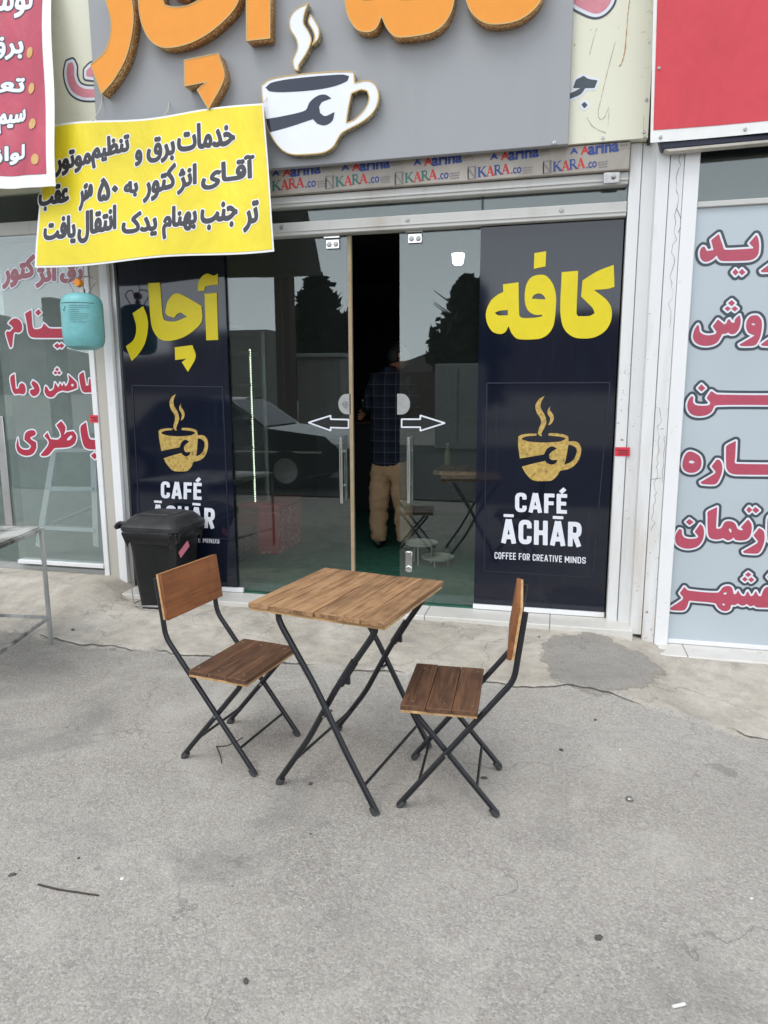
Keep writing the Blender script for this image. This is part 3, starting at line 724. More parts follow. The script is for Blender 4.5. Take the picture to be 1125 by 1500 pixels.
scratch([(60, 175), (35, 260), (15, 340)], .0013, M['ink_grey']); scratch([(175, 260), (120, 470), (85, 620), (68, 700), (82, 742), (110, 725), (135, 670), (130, 780)], .0012, M['ink_grey'])
scratch([(0, 730), (40, 790), (120, 828)], .0012, M['ink_grey']); scratch([(352, 720), (350, 860)], .0011, M['ink_grey'])
# remnants of the painted letters that show past the sign
pl = wallplace(YC)
def painted(loops, y, parent, layers, pad=.05, n=120, place=None):
    gx, gy, F = field(loops, pad, n)
    for lev, mat, fr, nm in layers:
        L = contours(gx, gy, F, lev)
        if L: flat(nm, L, mat, parent, place or wallplace(y), fr, .0006)
OUT3 = [(.030, M['ink_slate'], .0012, 'letter_outline'), (.018, M['printwhite'], .0022, 'letter_border'), (0, M['ink_pink'], .0032, 'painted_letter')]
painted([orient(trace((0, 0, 2.679), [(268, 250), (284, 244), (292, 262), (293, 300), (308, 335), (340, 350), (420, 350), (420, 380), (330, 382), (288, 362), (268, 325), (262, 285)], YC)), orient(trace((0, 0, 2.679), [(420, 245), (362, 258), (340, 278), (340, 300), (420, 310)], YC))], YC, fasc, OUT3)
painted([orient(trace((860, 0, 4.245), [(-130, -160), (-90, 10), (-20, 60), (55, 85), (110, 62), (150, 0), (150, -160)], YC))], YC, fasc, OUT3)
painted([orient(trace((370, 0, 2.206), [(960, 330), (990, 310), (1030, 300), (1060, 285), (1035, 285), (1045, 258), (1070, 245), (1085, 255), (1115, 260), (1105, 285), (1075, 285), (1060, 305), (1030, 318), (985, 335)], YC)), orient(trace((370, 0, 2.206), [(1062, 338), (1073, 329), (1083, 340), (1072, 351)], YC, False))], YC, fasc,
        [(.012, M['printwhite'], .0012, 'letter_border'), (0, M['ink_slate'], .0022, 'painted_letter')])

# ---- the cafe front
ZT = lambda py, y=YF: Z(905, py, y)
cafe = thing('cafe_shopfront', 'glazed shop front with two navy panels, sliding glass doors and white posts', 'shop front', ((XL+XR)/2, 0, FC))
xl_w0, xl_w1 = X(153.5, 536, -.06), X(165.5, 536, -.06)
xr0, xr1, xr2 = X(900.5, 669, -.06), X(916.7, 669, -.06), X(937, 669, -.06)
zt_film0, zt_prof0, zt_tr0, zt_fr0 = Z(895, 250, -.10), Z(895, 271, -.07), Z(905, 298, -.0), Z(905, 317, -.05)
zfb = fz+.0
box('left_post', M['white'], cafe, xl_w0, -.06, FC-.06, xl_w1, .06, zt_fr0+.6, bevel=.004)
box('left_channel', M['alu'], cafe, xl_w1+.004, -.03, FC-.05, X(176, 536, -.03), .06, zt_fr0+.6, bevel=.002)
box('right_post', M['white_dirty'], cafe, xr0, -.06, FC-.01, xr1, .06, fz-.003, bevel=.004)
box('right_post', M['white_dirty'], cafe, xr1+.004, -.05, FC-.02, xr2, .06, fz-.003, bevel=.004)
box('rusty_foot', M_paint('rusty_post_foot', (.20, .17, .14, 1), (.22, .085, .03, 1), .9, .8, True, .45), cafe, xr0-.02, -.075, FC-.09, xr2+.01, .05, FC-.021, bevel=.004)
xa = xl_w1+.01; xb = xr0-.004
shut = box('shutter_cover', M['film'], cafe, xa, -.10, zt_film0, xb, .02, fz-.004, bevel=.006)
box('top_profile', M['frame'], cafe, xa, -.07, zt_prof0, xb, .02, zt_film0-.003, bevel=.006)
box('profile_bead', M['frame'], cafe, xa, -.078, zt_prof0+.02, xb, -.0705, zt_prof0+.034, bevel=.002)
box('transom_glass', M['glass'], cafe, xa, -.004, zt_tr0, xb, .004, zt_prof0-.001)
box('glazing_bar', M['navy_edge'], cafe, X(707, 300)-.006, -.012, zt_tr0, X(707, 300)+.006, -.0045, zt_prof0-.001)
fr = box('door_head', M['frame'], cafe, xa, -.05, zt_fr0, xb, .05, zt_tr0-.001, bevel=.005)
box('head_bead', M['frame'], cafe, xa, -.056, zt_fr0+.022, xb, -.0505, zt_fr0+.032, bevel=.002)
for p in (597, 822, 412): MB().lathe([(0, -.006), (.012, -.005), (.014, 0)], (X(p, 322, -.05), -.0505, (zt_fr0+zt_tr0)/2+.012), 16, 'Y').build('bolt_cap', M['zinc'], fr)
MB().box(X(884, 258, -.1), -.106, Z(905, 268, -.1), X(908, 258, -.1), -.1005, Z(905, 252, -.1)).build('lock_box', M['steel'], shut, .003)
MB().lathe([(0, -.02), (.012, -.018), (.014, 0)], (X(899, 259, -.1), -.108, Z(899, 259, -.1)), 14, 'Y').build('lock_knob', M['zinc'], shut)
# printing on the protective film
def film_print(text, mat, x0, x1, yb0, yb1, ytop, y=-.10):
    bl, brr, tl = at(x0, yb0, 1, y)[[0, 2]], at(x1, yb1, 1, y)[[0, 2]], at(x0, ytop, 1, y)[[0, 2]]
    return fit(text, bl, brr, tl)
def film_logo(items):
    bm = bmesh.new(); mats = []
    for zx, zy, wd, text, mat, h, grow in items:
        x0, y0 = 380+zx/1.94, 190+zy/1.94; loops = film_print(text, mat, x0, x0+wd/1.94, y0, y0-wd*.13/1.94, y0-h/1.94)
        gx, gy, F = field(loops, .012, 70 if len(text) < 4 or text[:4] == 'ROM:' else 160); L = contours(gx, gy, F, grow)
        if not L: continue
        if M[mat] not in mats: mats.append(M[mat])
        me = fill_mesh('w', L, .0006); k0 = len(bm.faces)
        for v in me.vertices: v.co = (v.co.x, -.1012-v.co.z, v.co.y)
        bm.from_mesh(me); bpy.data.meshes.remove(me); bm.faces.ensure_lookup_table()
        for f_ in bm.faces[k0:]: f_.material_index = mats.index(M[mat])
    me = bpy.data.meshes.new('printed_logo'); bmesh.ops.recalc_face_normals(bm, faces=bm.faces); bm.to_mesh(me); bm.free()
    for m_ in mats: me.materials.append(m_)
    link('printed_logo', me, None, shut)
for zx, zy in ((65, 137), (262, 121), (467, 106), (685, 90), (912, 74)):
    film_logo([(zx+24, zy-3, 84, 'arina', 'ink_blue', 30, .0036), (zx+2, zy-4, 22, 'A', 'ink_red3', 21, .0022), (zx-28, zy-5, 20, 'A', 'ink_blue', 15, .0022), (zx+114, zy-17, 26, '::::', 'ink_grey', 9, .0005), (zx+114, zy-28, 22, '---', 'ink_grey', 3, .0004)])
for i, (zx, zy) in enumerate(((38, 176), (218, 164), (415, 153), (622, 137), (836, 121))):
    k1 = 'ink_green' if i < 3 else 'ink_blue'
    film_logo([(zx-2, zy, 27, 'ROM:K', k1, 30, .0004), (zx+22, zy-3, 25, 'ROM:A', 'ink_red3', 30, .0004), (zx+45, zy-6, 24, 'ROM:R', k1 if i else 'ink_red3', 30, .0004), (zx+65, zy-9, 26, 'ROM:A', 'ink_red3', 30, .0004), (zx+94, zy-11, 28, '.co', 'ink_blue', 17, .0012)])
    if i: film_logo([(zx-30, zy+3, 22, 'N', 'ink_grey', 30, .001), (zx-30, zy+4, 2, 'I', 'ink_grey', 34, .0005), (zx-8, zy+1, 2, 'I', 'ink_grey', 34, .0005), (zx-30, zy+5, 24, '_', 'ink_grey', 2, .0005), (zx-30, zy-29, 24, '_', 'ink_grey', 2, .0005)])
    film_logo([(zx+126, zy-26, 28, '----', 'ink_grey', 3, .0005), (zx+126, zy-19, 26, '-----', 'ink_grey', 3, .0005), (zx+128, zy-12, 24, '---', 'ink_grey', 3, .0005)])

# sliding doors
def pane(name, x0, x1, y, mat, z0, z1, parent): return MB().box(x0, y-.004, z0, x1, y+.004, z1).build(name, mat, parent)
xp_l1 = X(337, 600); xp_r0 = X(699.5, 600)
xd_l1, xd_r0 = X(509, 342, .02), X(585.5, 600, .02)
zdt, zdb = zt_fr0-.004, FC+.012
ldoor = pane('glass_door', xp_l1-.05, xd_l1, .022, M['glass'], zdb, zdt, cafe); rdoor = pane('glass_door', xd_r0, xp_r0+.05, .022, M['glass'], zdb, zdt, cafe)
box('edge_profile', M['tan'], ldoor, xd_l1+.0005, .008, zdb, xd_l1+.026, .036, zdt, bevel=.003)
def pull(px, door):
    x = X(px, 690, -.03)
    m_ = MB()
    for y in (-.035, .075):
        m_.tube([(x, y, Z(px, 737, -.035)), (x, y, Z(px, 640, -.035))], .0125, 14)
    h = door
    m_.tube([(x, -.034, Z(px, 712)), (x, .074, Z(px, 712))], .007, 8); m_.tube([(x, -.034, Z(px, 662)), (x, .074, Z(px, 662))], .007, 8)
    o = m_.build('pull_handle', M['chrome'], door)
    g = MB()
    for (a, b) in ((640, 660), (722, 737)): g.tube([(x, -.035, Z(px, a, -.035)+.001), (x, -.035, Z(px, b, -.035)-.001)], .0128, 14)
    return o
pull(500, ldoor); pull(598.5, rdoor)
def lock(px, side, door):
    x = X(px, 592, .012); z = Z(px, 592, .012); r = .068
    L = [(x+side*r*math.sin(a)*.86, z+r*math.cos(a)) for a in np.linspace(0, math.pi, 24)]
    L += [(x-side*.028, z-r), (x-side*.028, z+r)]
    o = flat('lock_plate', [orient(np.array(L))], M['zinc'], door, wallplace(.018), .010, .010)
    if side < 0: MB().lathe([(0, -.006), (.012, -.006), (.014, -.003), (.022, -.003), (.022, 0)], (x-.012, .0075, z), 20, 'Y').build('key_cylinder', M['steel'], o)
    return o
lock(508, -1, ldoor); lock(588, 1, rdoor)
def clamp(px, py, door):
    x, z = X(px, py, .012), Z(px, py, .012); m_ = MB(); m_.box(x-.045, .004, z-.045, x+.045, .0175, z+.012); m_.box(x-.06, .0, z+.02, x+.05, .0175, z+.05)
    o = m_.build('hanger_clamp', M['chrome'], door, .003)
    for s_ in (-.022, .022): MB().lathe([(0, -.010), (.014, -.009), (.017, -.002), (.017, 0)], (x+s_, .0035, z-.018), 16, 'Y').build('clamp_bolt', M['steel'], o)
clamp(487.5, 354, ldoor); clamp(608, 345.5, rdoor)
MB().box(X(594, 820, .01), .004, Z(600, 837, .01), X(604, 820, .01), .0175, Z(600, 808, .01)).lathe([(0, -.006), (.02, -.005), (.024, 0)], (X(599, 833, .01), .004, Z(599, 833, .01)), 16, 'Y').build('floor_bolt', M['chrome'], rdoor, .003)
z4 = (440, 560, 4.018)
for pts, d in (([(50, 237), (178, 197), (178, 218), (283, 220), (283, 269), (178, 265), (178, 283)], ldoor), ([(597, 218), (707, 218), (707, 196), (848, 240), (707, 284), (707, 263), (597, 263)], rdoor)):
    painted([orient(trace(z4, pts, .018, False))], .018, d, [(.006, M['printwhite'], .0012, 'arrow_outline'), (-.0045, M['bin'], .0024, 'arrow_sticker')], .03, 120)

# navy panels
def panel(x0, x1):
    return MB().box(x0, -.004, FC+.035, x1, .012, zt_fr0-.003).build('navy_panel', M['navy'], cafe)
lp = panel(X(177.5, 540)+.004, xp_l1); rp = panel(xp_r0, xr0-.012)
for p, x0, x1 in ((lp, X(326, 861), X(357, 863)), (rp, xp_r0-.005, xr0-.01)):
    box('base_strip', M['white'], cafe, x0, -.02, FC+.002, x1, .014, FC+.033, bevel=.003)
z5r = (690, 550, 4.054); z5l = (170, 540, 4.412)
def moulding(p, a, b, c, d, zl):
    f = zq(zl); P = [at(*q, 1, -.004) for q in f([a, b, c, d])]; m_ = MB()
    for i in range(4):
        q, r_ = P[i], P[(i+1) % 4]; m_.bar((q[0], -.006, q[2]), (r_[0], -.006, r_[2]), .005, .008)
    m_.build('moulding', M['navy_edge'], p)
moulding(rp, (95, 45), (825, 42), (720, 1200), (78, 1160), z5r); moulding(lp, (105, 108), (690, 118), (730, 1100), (160, 1075), z5l)
zy, zk = (160, 320, 3.125), (690, 310, 4.5)
ACHAR = [[[(408, 333), (410, 295), (425, 268), (450, 253), (480, 262), (498, 253), (500, 303), (470, 305), (440, 312), (436, 330)]], [[(438, 345), (494, 341), (500, 556), (446, 558)]],
         [[(180, 297), (234, 294), (245, 440), (252, 465), (275, 472), (310, 470), (358, 450), (330, 432), (312, 438), (300, 455), (270, 445), (258, 430), (268, 385), (290, 352), (315, 344), (345, 355), (423, 400), (425, 470), (380, 520), (320, 552), (260, 560), (225, 545), (200, 505), (190, 450)]],
         [[(302, 590), (382, 580), (397, 635), (362, 702), (334, 658), (355, 642), (304, 648)]], [[(109, 434), (157, 402), (175, 450), (179, 500), (165, 570), (135, 622), (105, 653), (78, 585), (110, 560), (123, 530), (125, 490)]]]
KAFE = [[[(598, 400), (706, 391), (695, 670), (705, 690), (780, 688), (815, 670), (800, 635), (725, 560), (735, 455), (830, 395), (940, 352), (945, 497), (900, 510), (810, 517), (890, 580), (925, 640), (922, 720), (880, 790), (800, 832), (690, 832), (630, 795), (600, 740), (588, 640)]],
        [[(211, 480), (313, 467), (318, 680), (335, 700), (420, 700), (470, 690), (470, 680), (420, 680), (375, 650), (355, 590), (360, 500), (390, 440), (440, 418), (495, 425), (540, 480), (560, 560), (555, 680), (540, 760), (500, 815), (440, 840), (310, 840), (270, 805), (248, 755), (225, 795), (190, 807), (140, 790), (105, 730), (100, 660), (130, 590), (175, 550), (213, 530)],
         [(400, 575), (415, 550), (450, 540), (480, 555), (492, 580)], [(157, 668), (185, 655), (243, 648), (243, 684), (180, 684)]], [[(418, 275), (495, 262), (491, 362), (414, 378)]]]
def loops_of(letter, zoom, y): return [orient(trace(zoom, q, y), i == 0) for i, q in enumerate(letter)]
for L in ACHAR: flat('yellow_letter', loops_of(L, zy, -.004), M['yellow'], lp, wallplace(-.004), .006, .004)
for L in KAFE: flat('yellow_letter', loops_of(L, zk, -.004), M['yellow'], rp, wallplace(-.004), .006, .004)
CUP = [[(390, 345), (340, 346), (300, 352), (281, 362), (280, 410), (285, 455), (290, 493), (350, 483), (433, 469), (445, 445), (462, 427), (485, 421), (510, 434), (480, 452), (466, 468), (466, 490), (480, 502), (514, 500), (503, 520), (480, 529), (457, 523), (440, 507), (350, 528), (302, 541), (320, 575), (345, 605), (365, 621), (400, 627), (472, 625), (495, 612), (515, 590), (530, 566), (560, 560), (600, 545), (635, 510), (652, 465), (653, 430), (640, 403), (615, 391), (580, 392), (577, 362), (550, 350), (500, 343), (463, 343), (458, 356), (540, 365), (565, 376), (530, 391), (470, 397), (420, 398), (350, 393), (305, 381), (300, 373), (330, 362), (388, 357)],
       [(578, 412), (600, 415), (625, 430), (628, 450), (615, 490), (590, 515), (552, 530), (562, 500), (570, 460)]]
STEAM = [[(437, 122), (405, 140), (385, 170), (383, 195), (392, 225), (412, 255), (415, 285), (402, 320), (397, 345), (408, 358), (421, 360), (418, 345), (430, 320), (445, 290), (446, 262), (435, 230), (417, 200), (413, 175), (420, 150)],
         [(470, 185), (456, 205), (455, 228), (466, 245), (470, 262), (458, 295), (475, 288), (490, 262), (490, 240), (478, 218), (468, 205)]]
cupR = [orient(trace(z5r, q, -.004), i == 0) for i, q in enumerate(CUP)]; stR = [orient(trace(z5r, q, -.004)) for q in STEAM]
flat('cup_emblem', cupR+stR, M['gold'], rp, wallplace(-.004), .002, .0015)
def pt(z, a, b): return at(z[0]+a/z[2], z[1]+b/z[2], 1, -.004)[[0, 2]]
A0, A1, B0, B1 = pt(z5r, 281, 362), pt(z5r, 475, 625), pt(z5l, 276, 402), pt(z5l, 460, 662)
sc_ = (A1[1]-A0[1])/(B1[1]-B0[1])
tr_ = lambda L: (L-A0)/sc_*np.array([((B1-B0)[0]/(A1-A0)[0])*sc_, 1])+B0
flat('cup_emblem', [tr_(L) for L in cupR+stR], M['gold'], lp, wallplace(-.004), .002, .0015)
un = lambda y: (lambda a, b: at(a, b, 1, y)[[0, 2]])
LW = [(.006, M['printwhite'], .002, 'printed_word')]
def latin_words(zoom, rs, p, grow, n=190):
    f = zq(zoom); ws = [(t, *f([a, b, c])) for t, a, b, c in rs]
    lettering('w', ws, [(grow, M['printwhite'], .002, 'printed_word')], p, wallplace(-.004), un(-.004), n, .02)
latin_words(z5r, [('DIN:CAFÉ', (262, 812), (569, 823), (262, 657)), ('DIN:ĀCHĀR', (179, 999), (654, 1022), (179, 822))], rp, .0004)
latin_words(z5r, [('DN2:COFFEE', (140, 1088), (266, 1094), (140, 1048)), ('DN2:FOR', (284, 1095), (349, 1099), (284, 1055)), ('DN2:CREATIVE', (366, 1100), (540, 1110), (366, 1060)), ('DN2:MINDS', (557, 1111), (681, 1118), (557, 1072))], rp, .0003, 220)
latin_words(z5l, [('DIN:CAFÉ', (291, 838), (553, 850), (291, 692)), ('DIN:ĀCHĀR', (234, 1008), (637, 1038), (234, 850))], lp, .0004)
latin_words(z5l, [('DN2:COFFEE', (196, 1106), (306, 1112), (196, 1073)), ('DN2:FOR', (322, 1112), (379, 1115), (322, 1078)), ('DN2:CREATIVE', (394, 1116), (547, 1124), (394, 1083)), ('DN2:MINDS', (562, 1125), (668, 1131), (562, 1090))], lp, .0003, 220)

# threshold and tile step
xs0, xs1 = XL+.02, xr2
step = MB(); step.box(xs0, -.235, FC-.16, xs1, -.006, FC-.001); tag(step.build('threshold_step', M['threshold'], None, .006), kind='structure')

# ---- sticker on the right post
def sticker(px0, py0, px1, py1, y, lab):
    x0, x1, z0, z1 = X(px0, py0, y), X(px1, py0, y), Z(px0, py1, y), Z(px0, py0, y)
    t_ = thing('sticker', lab, 'sticker', ((x0+x1)/2, y, z0))
    box('label_sheet', M['redsticker'], t_, x0, y-.0025, z0, x1, y-.0005, z1)
    m_ = MB(); w_ = x1-x0; h_ = z1-z0
    for a, b, c in ((.12, .62, .9), (.3, .40, .86), (.2, .18, .92)): m_.box(x0+w_*a, y-.0032, z0+h_*b, x0+w_*c, y-.0026, z0+h_*(b+.1))
    m_.build('printed_line', M['ink'], t_)
sticker(901, 655, 923, 668, -.0605, 'small red sticker on the white post right of the navy panel')

# ---- party pillar between the shops, right
def X6(zx): return X(880+zx/3.408, 669, -.08)
pil = thing('pillar', 'white cracked painted steel clad pillar right of the cafe', 'pillar', (X6(250), -.05, FRT))
zb = FC-.06
YP = -.16
zlow = Z(935, 925, YP)
a0, a1, a2 = X(937.5, 669, YP), X(955, 669, YP), X(975, 669, YP)
box('cladding', M['white_dirty'], pil, a0, YP, zlow-.02, a1, -.03, 4.2, bevel=.003); box('cladding', M['white_dirty'], pil, a1+.004, YP+.006, zlow-.07, a2, -.03, 4.2, bevel=.003)
m_ = MB(); random.seed(5)
def crackline(x, z0, z1, y, wob=.012):
    P = []; z = z0
    while z < z1: P.append((x+random.uniform(-wob, wob), y, z)); z += random.uniform(.015, .05)
    m_.tube(P, [random.uniform(.0003, .0016) for _ in P], 4)
crackline(a1+.05, 1.9, 2.9, YP+.005); crackline(a1+.03, .7, 1.45, YP+.005); crackline(a1+.06, 1.0, 1.3, YP+.005); m_.tube([(a1+.05, YP+.005, 2.55), (a1+.09, YP+.005, 2.47), (a2-.01, YP+.005, 2.42)], .002, 4)
m_.tube([(a1+.005, YP+.005, 1.02), (a2-.02, YP+.005, 1.03)], .0016, 4)
m_.build('paint_crack', M['ink_grey'], pil)

# ---- right neighbour
YR = -.12
right = thing('neighbour_shopfront', 'shop front covered by a grey blue poster with big red lettering, right', 'shop front', (1.3, YR, FRT))
f0, f1 = X(975.5, 669, YP), X(996.5, 669, YP)
zf = Z(960, 945, YP)-.02
box('door_post', M['white'], right, f0, YP, zf, f1, .02, 4.2, bevel=.004)
zp0, zp1 = Z(1000, 936, YR), Z(1060, 303, YR)
post = MB().box(f1+.003, YR, zp0, 3.2, YR+.012, zp1).build('poster', M['tin'], right)
box('sill', M['white'], right, f1+.002, YR-.015, zp0-.028, 3.2, .0, zp0-.001, bevel=.003)
box('transom_frame', M['frame'], right, f1+.002, YR-.02, zp1+.001, 3.2, .02, Z(1060, 293, YR-.02), bevel=.004)
ztr = Z(1060, 293, YR-.02)
box('transom_glass', M['glass'], right, f1+.003, YR+.02, ztr+.001, 3.2, YR+.028, 3.4)
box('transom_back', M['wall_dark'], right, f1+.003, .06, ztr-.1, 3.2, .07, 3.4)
tile = MB().box(X(950, 955, -.3), -.34, FRT-.15, 3.2, -.02, zp0-.03)
tag(tile.build('door_step', M['threshold'], None, .008), kind='structure')
z8, z6 = (940, 180, 3.75), (880, 540, 3.408)
RED3 = [(.040, M['ink_slate'], .0016, 'letter_outline'), (.0265, M['printwhite'], .0028, 'letter_border'), (.0180, M['ink_rose'], .004, 'printed_word')]
def rows3(zoom, rs, p, layers, y, n=190, pad=.06):
    f = zq(zoom); lettering('w', [(t, *f([a, b, c])) for t, a, b, c in rs], layers, p, wallplace(y), un(y), n, pad)
RED3 = [(.0250, M['ink_slate'], .0016, 'letter_outline'), (.0105, M['printwhite'], .0028, 'letter_border'), (.0004, M['ink_rose'], .004, 'printed_letter')]
def traced(zoom, shapes, y, parent, layers, n=130, pad=.04):
    for i_, sh in enumerate(shapes):
        lay = [(a, b, c+.00016*(i_ % 3), d) for a, b, c, d in layers]
        painted([orient(trace(zoom, q, y, True, 5, 62), not (k and len(q) < 6 and q[0] is not None and sh[0] is not q and inside(q, sh[0]))) for k, q in enumerate(sh)], y, parent, lay, pad, n)
def inside(q, p):
    x, y = q[0]; c = False
    for (ax, ay), (bx, by) in zip(p, p[1:]+p[:1]):
        if (ay > y) != (by > y) and x < (bx-ax)*(y-ay)/(by-ay)+ax: c = not c
    return c
traced((1005, 320, 7.5), [
    [[(358, 172), (275, 240), (303, 350), (222, 360), (205, 318), (183, 310), (158, 342), (150, 392), (162, 442), (197, 474), (250, 470), (300, 440), (335, 402), (360, 450), (400, 468), (680, 462), (750, 440), (790, 390), (800, 300), (790, 222), (770, 182), (692, 272), (742, 320), (735, 332), (425, 345), (402, 302)]],
    [[(540, 555), (575, 592), (540, 628), (508, 592)], [(612, 555), (650, 592), (612, 625), (578, 590)]],
    [[(820, 575), (880, 530), (1000, 450), (1060, 440), (1080, 500), (1020, 585), (900, 590), (830, 590)]],
    [[(130, 1165), (95, 1215), (75, 1300), (100, 1360), (170, 1395), (260, 1395), (335, 1365), (380, 1300), (395, 1268), (440, 1265), (458, 1248), (490, 1270), (540, 1262), (582, 1205), (598, 1120), (585, 1062), (540, 1105), (530, 1148), (500, 1145), (475, 1105), (455, 1118), (440, 1155), (415, 1165), (348, 1110), (292, 1185), (335, 1245), (320, 1270), (250, 1285), (190, 1275), (150, 1245), (142, 1195)]],
    [[(500, 898), (535, 930), (500, 962), (460, 930)], [(455, 965), (488, 992), (455, 1020), (422, 990)], [(535, 965), (568, 992), (535, 1022), (497, 992)]],
    [[(745, 1065), (700, 1080), (665, 1130), (660, 1200), (685, 1255), (740, 1280), (755, 1285), (680, 1330), (585, 1385), (600, 1400), (720, 1400), (770, 1380), (810, 1300), (830, 1200), (825, 1120), (790, 1072)], [(712, 1160), (735, 1150), (765, 1165), (735, 1175)]],
    [[(820, 1385), (880, 1340), (1000, 1270), (1040, 1240), (1080, 1250), (1060, 1330), (1000, 1395), (840, 1398)]]], YR, post, RED3)
traced((985, 540, 8.036), [
    [[(230, 318), (195, 360), (175, 420), (185, 490), (230, 540), (310, 558), (400, 545), (460, 505), (510, 430), (1600, 430), (1600, 315), (530, 305), (455, 262), (400, 345), (450, 400), (430, 430), (340, 438), (265, 425), (240, 390), (245, 340)]], [[(340, 185), (385, 230), (340, 268), (298, 228)]],
    [[(205, 975), (160, 1000), (130, 1060), (118, 1130), (135, 1190), (190, 1222), (260, 1220), (320, 1180), (340, 1110), (325, 1040), (270, 995)], [(190, 1090), (225, 1078), (268, 1100), (235, 1115), (200, 1110)]],
    [[(520, 1070), (460, 1150), (510, 1215), (490, 1240), (330, 1335), (345, 1355), (490, 1362), (530, 1335), (570, 1250), (585, 1170), (575, 1110), (550, 1075)]],
    [[(745, 850), (640, 905), (630, 950), (632, 1150), (650, 1200), (690, 1232), (760, 1245), (1600, 1250), (1600, 1130), (750, 1120), (728, 1100), (735, 1060)]]], YR, post, RED3)
traced((975, 720, 7.5), [
    [[(150, 410), (118, 460), (105, 520), (125, 580), (190, 618), (270, 625), (350, 600), (400, 540), (420, 460), (410, 390), (380, 355), (320, 440), (360, 490), (345, 510), (270, 520), (205, 505), (180, 470), (175, 420)]], [[(260, 300), (305, 335), (260, 368), (222, 333)]],
    [[(565, 170), (465, 220), (460, 270), (462, 430), (480, 500), (540, 525), (600, 520), (630, 510), (680, 535), (725, 520), (745, 500), (770, 530), (850, 535), (910, 510), (940, 440), (940, 360), (905, 305), (825, 390), (855, 420), (830, 425), (790, 410), (760, 350), (710, 325), (650, 335), (610, 400), (560, 410), (553, 390)], [(695, 400), (720, 415), (722, 450), (708, 450), (692, 420)]],
    [[(915, 165), (950, 200), (915, 235), (885, 200)], [(985, 168), (1028, 205), (990, 238), (952, 202)]],
    [[(1025, 400), (965, 480), (1015, 545), (1000, 570), (850, 655), (860, 672), (1000, 680), (1040, 650), (1075, 570), (1085, 490), (1070, 430)]], [[(1185, 240), (1122, 290), (1120, 520), (1150, 560), (1300, 560), (1300, 240)]],
    [[(205, 1045), (155, 1115), (195, 1160), (180, 1190), (45, 1280), (60, 1300), (190, 1305), (230, 1270), (255, 1195), (545, 1225), (570, 1265), (610, 1300), (660, 1312), (705, 1290), (715, 1240), (760, 1245), (790, 1225), (830, 1250), (860, 1250), (890, 1232), (930, 1262), (970, 1245), (1000, 1270), (1300, 1275), (1300, 1100), (1120, 1045), (1075, 1080), (1050, 1150), (1020, 1150), (990, 1090), (960, 1140), (930, 1150), (900, 1090), (870, 1150), (830, 1140), (795, 1085), (770, 1130), (745, 1125), (730, 1060), (690, 1035), (630, 1050), (570, 1110), (250, 1085)], [(620, 1125), (650, 1105), (680, 1110), (660, 1132)], [(612, 1232), (640, 1225), (658, 1245), (635, 1255)]],
    [[(905, 885), (940, 910), (905, 938), (872, 912)], [(870, 935), (900, 962), (870, 988), (838, 962)], [(942, 940), (972, 968), (938, 995), (905, 965)]], [[(1155, 890), (1195, 935), (1155, 980), (1115, 935)]]], YR, post, RED3, 170)

# ---- left neighbour
YL = -.03
left = thing('neighbour_shopfront', 'shop front with clear glass lettered in red and pale interior, left', 'shop front', (-4.2, YL, FL))
g1 = X(131, 536, YL)
l0, l1, l2 = X(131, 536, -.05), X(138.5, 536, -.05), X(153.2, 536, -.05)
box('door_post', M['white'], left, l0, -.05, FL-.05, l1, .04, 3.4, bevel=.003); box('pier', M['beige'], left, l1+.003, -.04, FL-.12, l2, .06, 3.4, bevel=.003)
zl0, zl1 = Z(90, 822, YL), Z(30, 345, YL)
lg = MB().box(X(12, 640, YL), YL-.004, zl0, l0-.002, YL+.004, zl1).build('shop_window', M['glass_hazed'], left)
box('sill', M['white'], left, X(30, 820, YL), -.06, zl0-.03, l0-.001, .03, zl0-.001, bevel=.003)
box('transom_frame', M['frame'], left, -6.2, -.05, zl1+.001, l0-.001, .03, zl1+.09, bevel=.004)
box('transom_glass', M['glass'], left, -6.2, YL-.004, zl1+.091, l0-.001, YL+.004, 3.35)
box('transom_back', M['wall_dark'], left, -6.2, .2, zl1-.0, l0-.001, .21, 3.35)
xdoor = X(8, 640, YL)
dr = MB().box(-5.6, .05, FL+.02, xdoor+.02, .058, zl1-.01).build('glass_door', M['glass'], left)
MB().box(X(3, 720, -.02), -.02, Z(10, 770, -.02), X(14, 720, -.02), .0, Z(6, 610, -.02)).build('edge_profile', M['alu'], dr, .004)
LPALE = [(.019, M['printwhite'], .002, 'letter_border'), (.010, M['ink_pale'], .0032, 'printed_word')]
zz = (0, 320, 4.168); yl = YL-.004
rows3(zz, [('کتور', (22, 425), (208, 385), (22, 268)), ('انژ', (226, 416), (338, 405), (226, 290)), ('رق', (374, 396), (502, 380), (374, 300))], lg, LPALE, yl, 150, .03)
LRED2 = [(.0255, M['printwhite'], .002, 'letter_border'), (.0145, M['ink_red'], .0032, 'printed_word')]
LRED2 = [(.0110, M['printwhite'], .002, 'letter_border'), (.0008, M['ink_red'], .0032, 'printed_letter')]
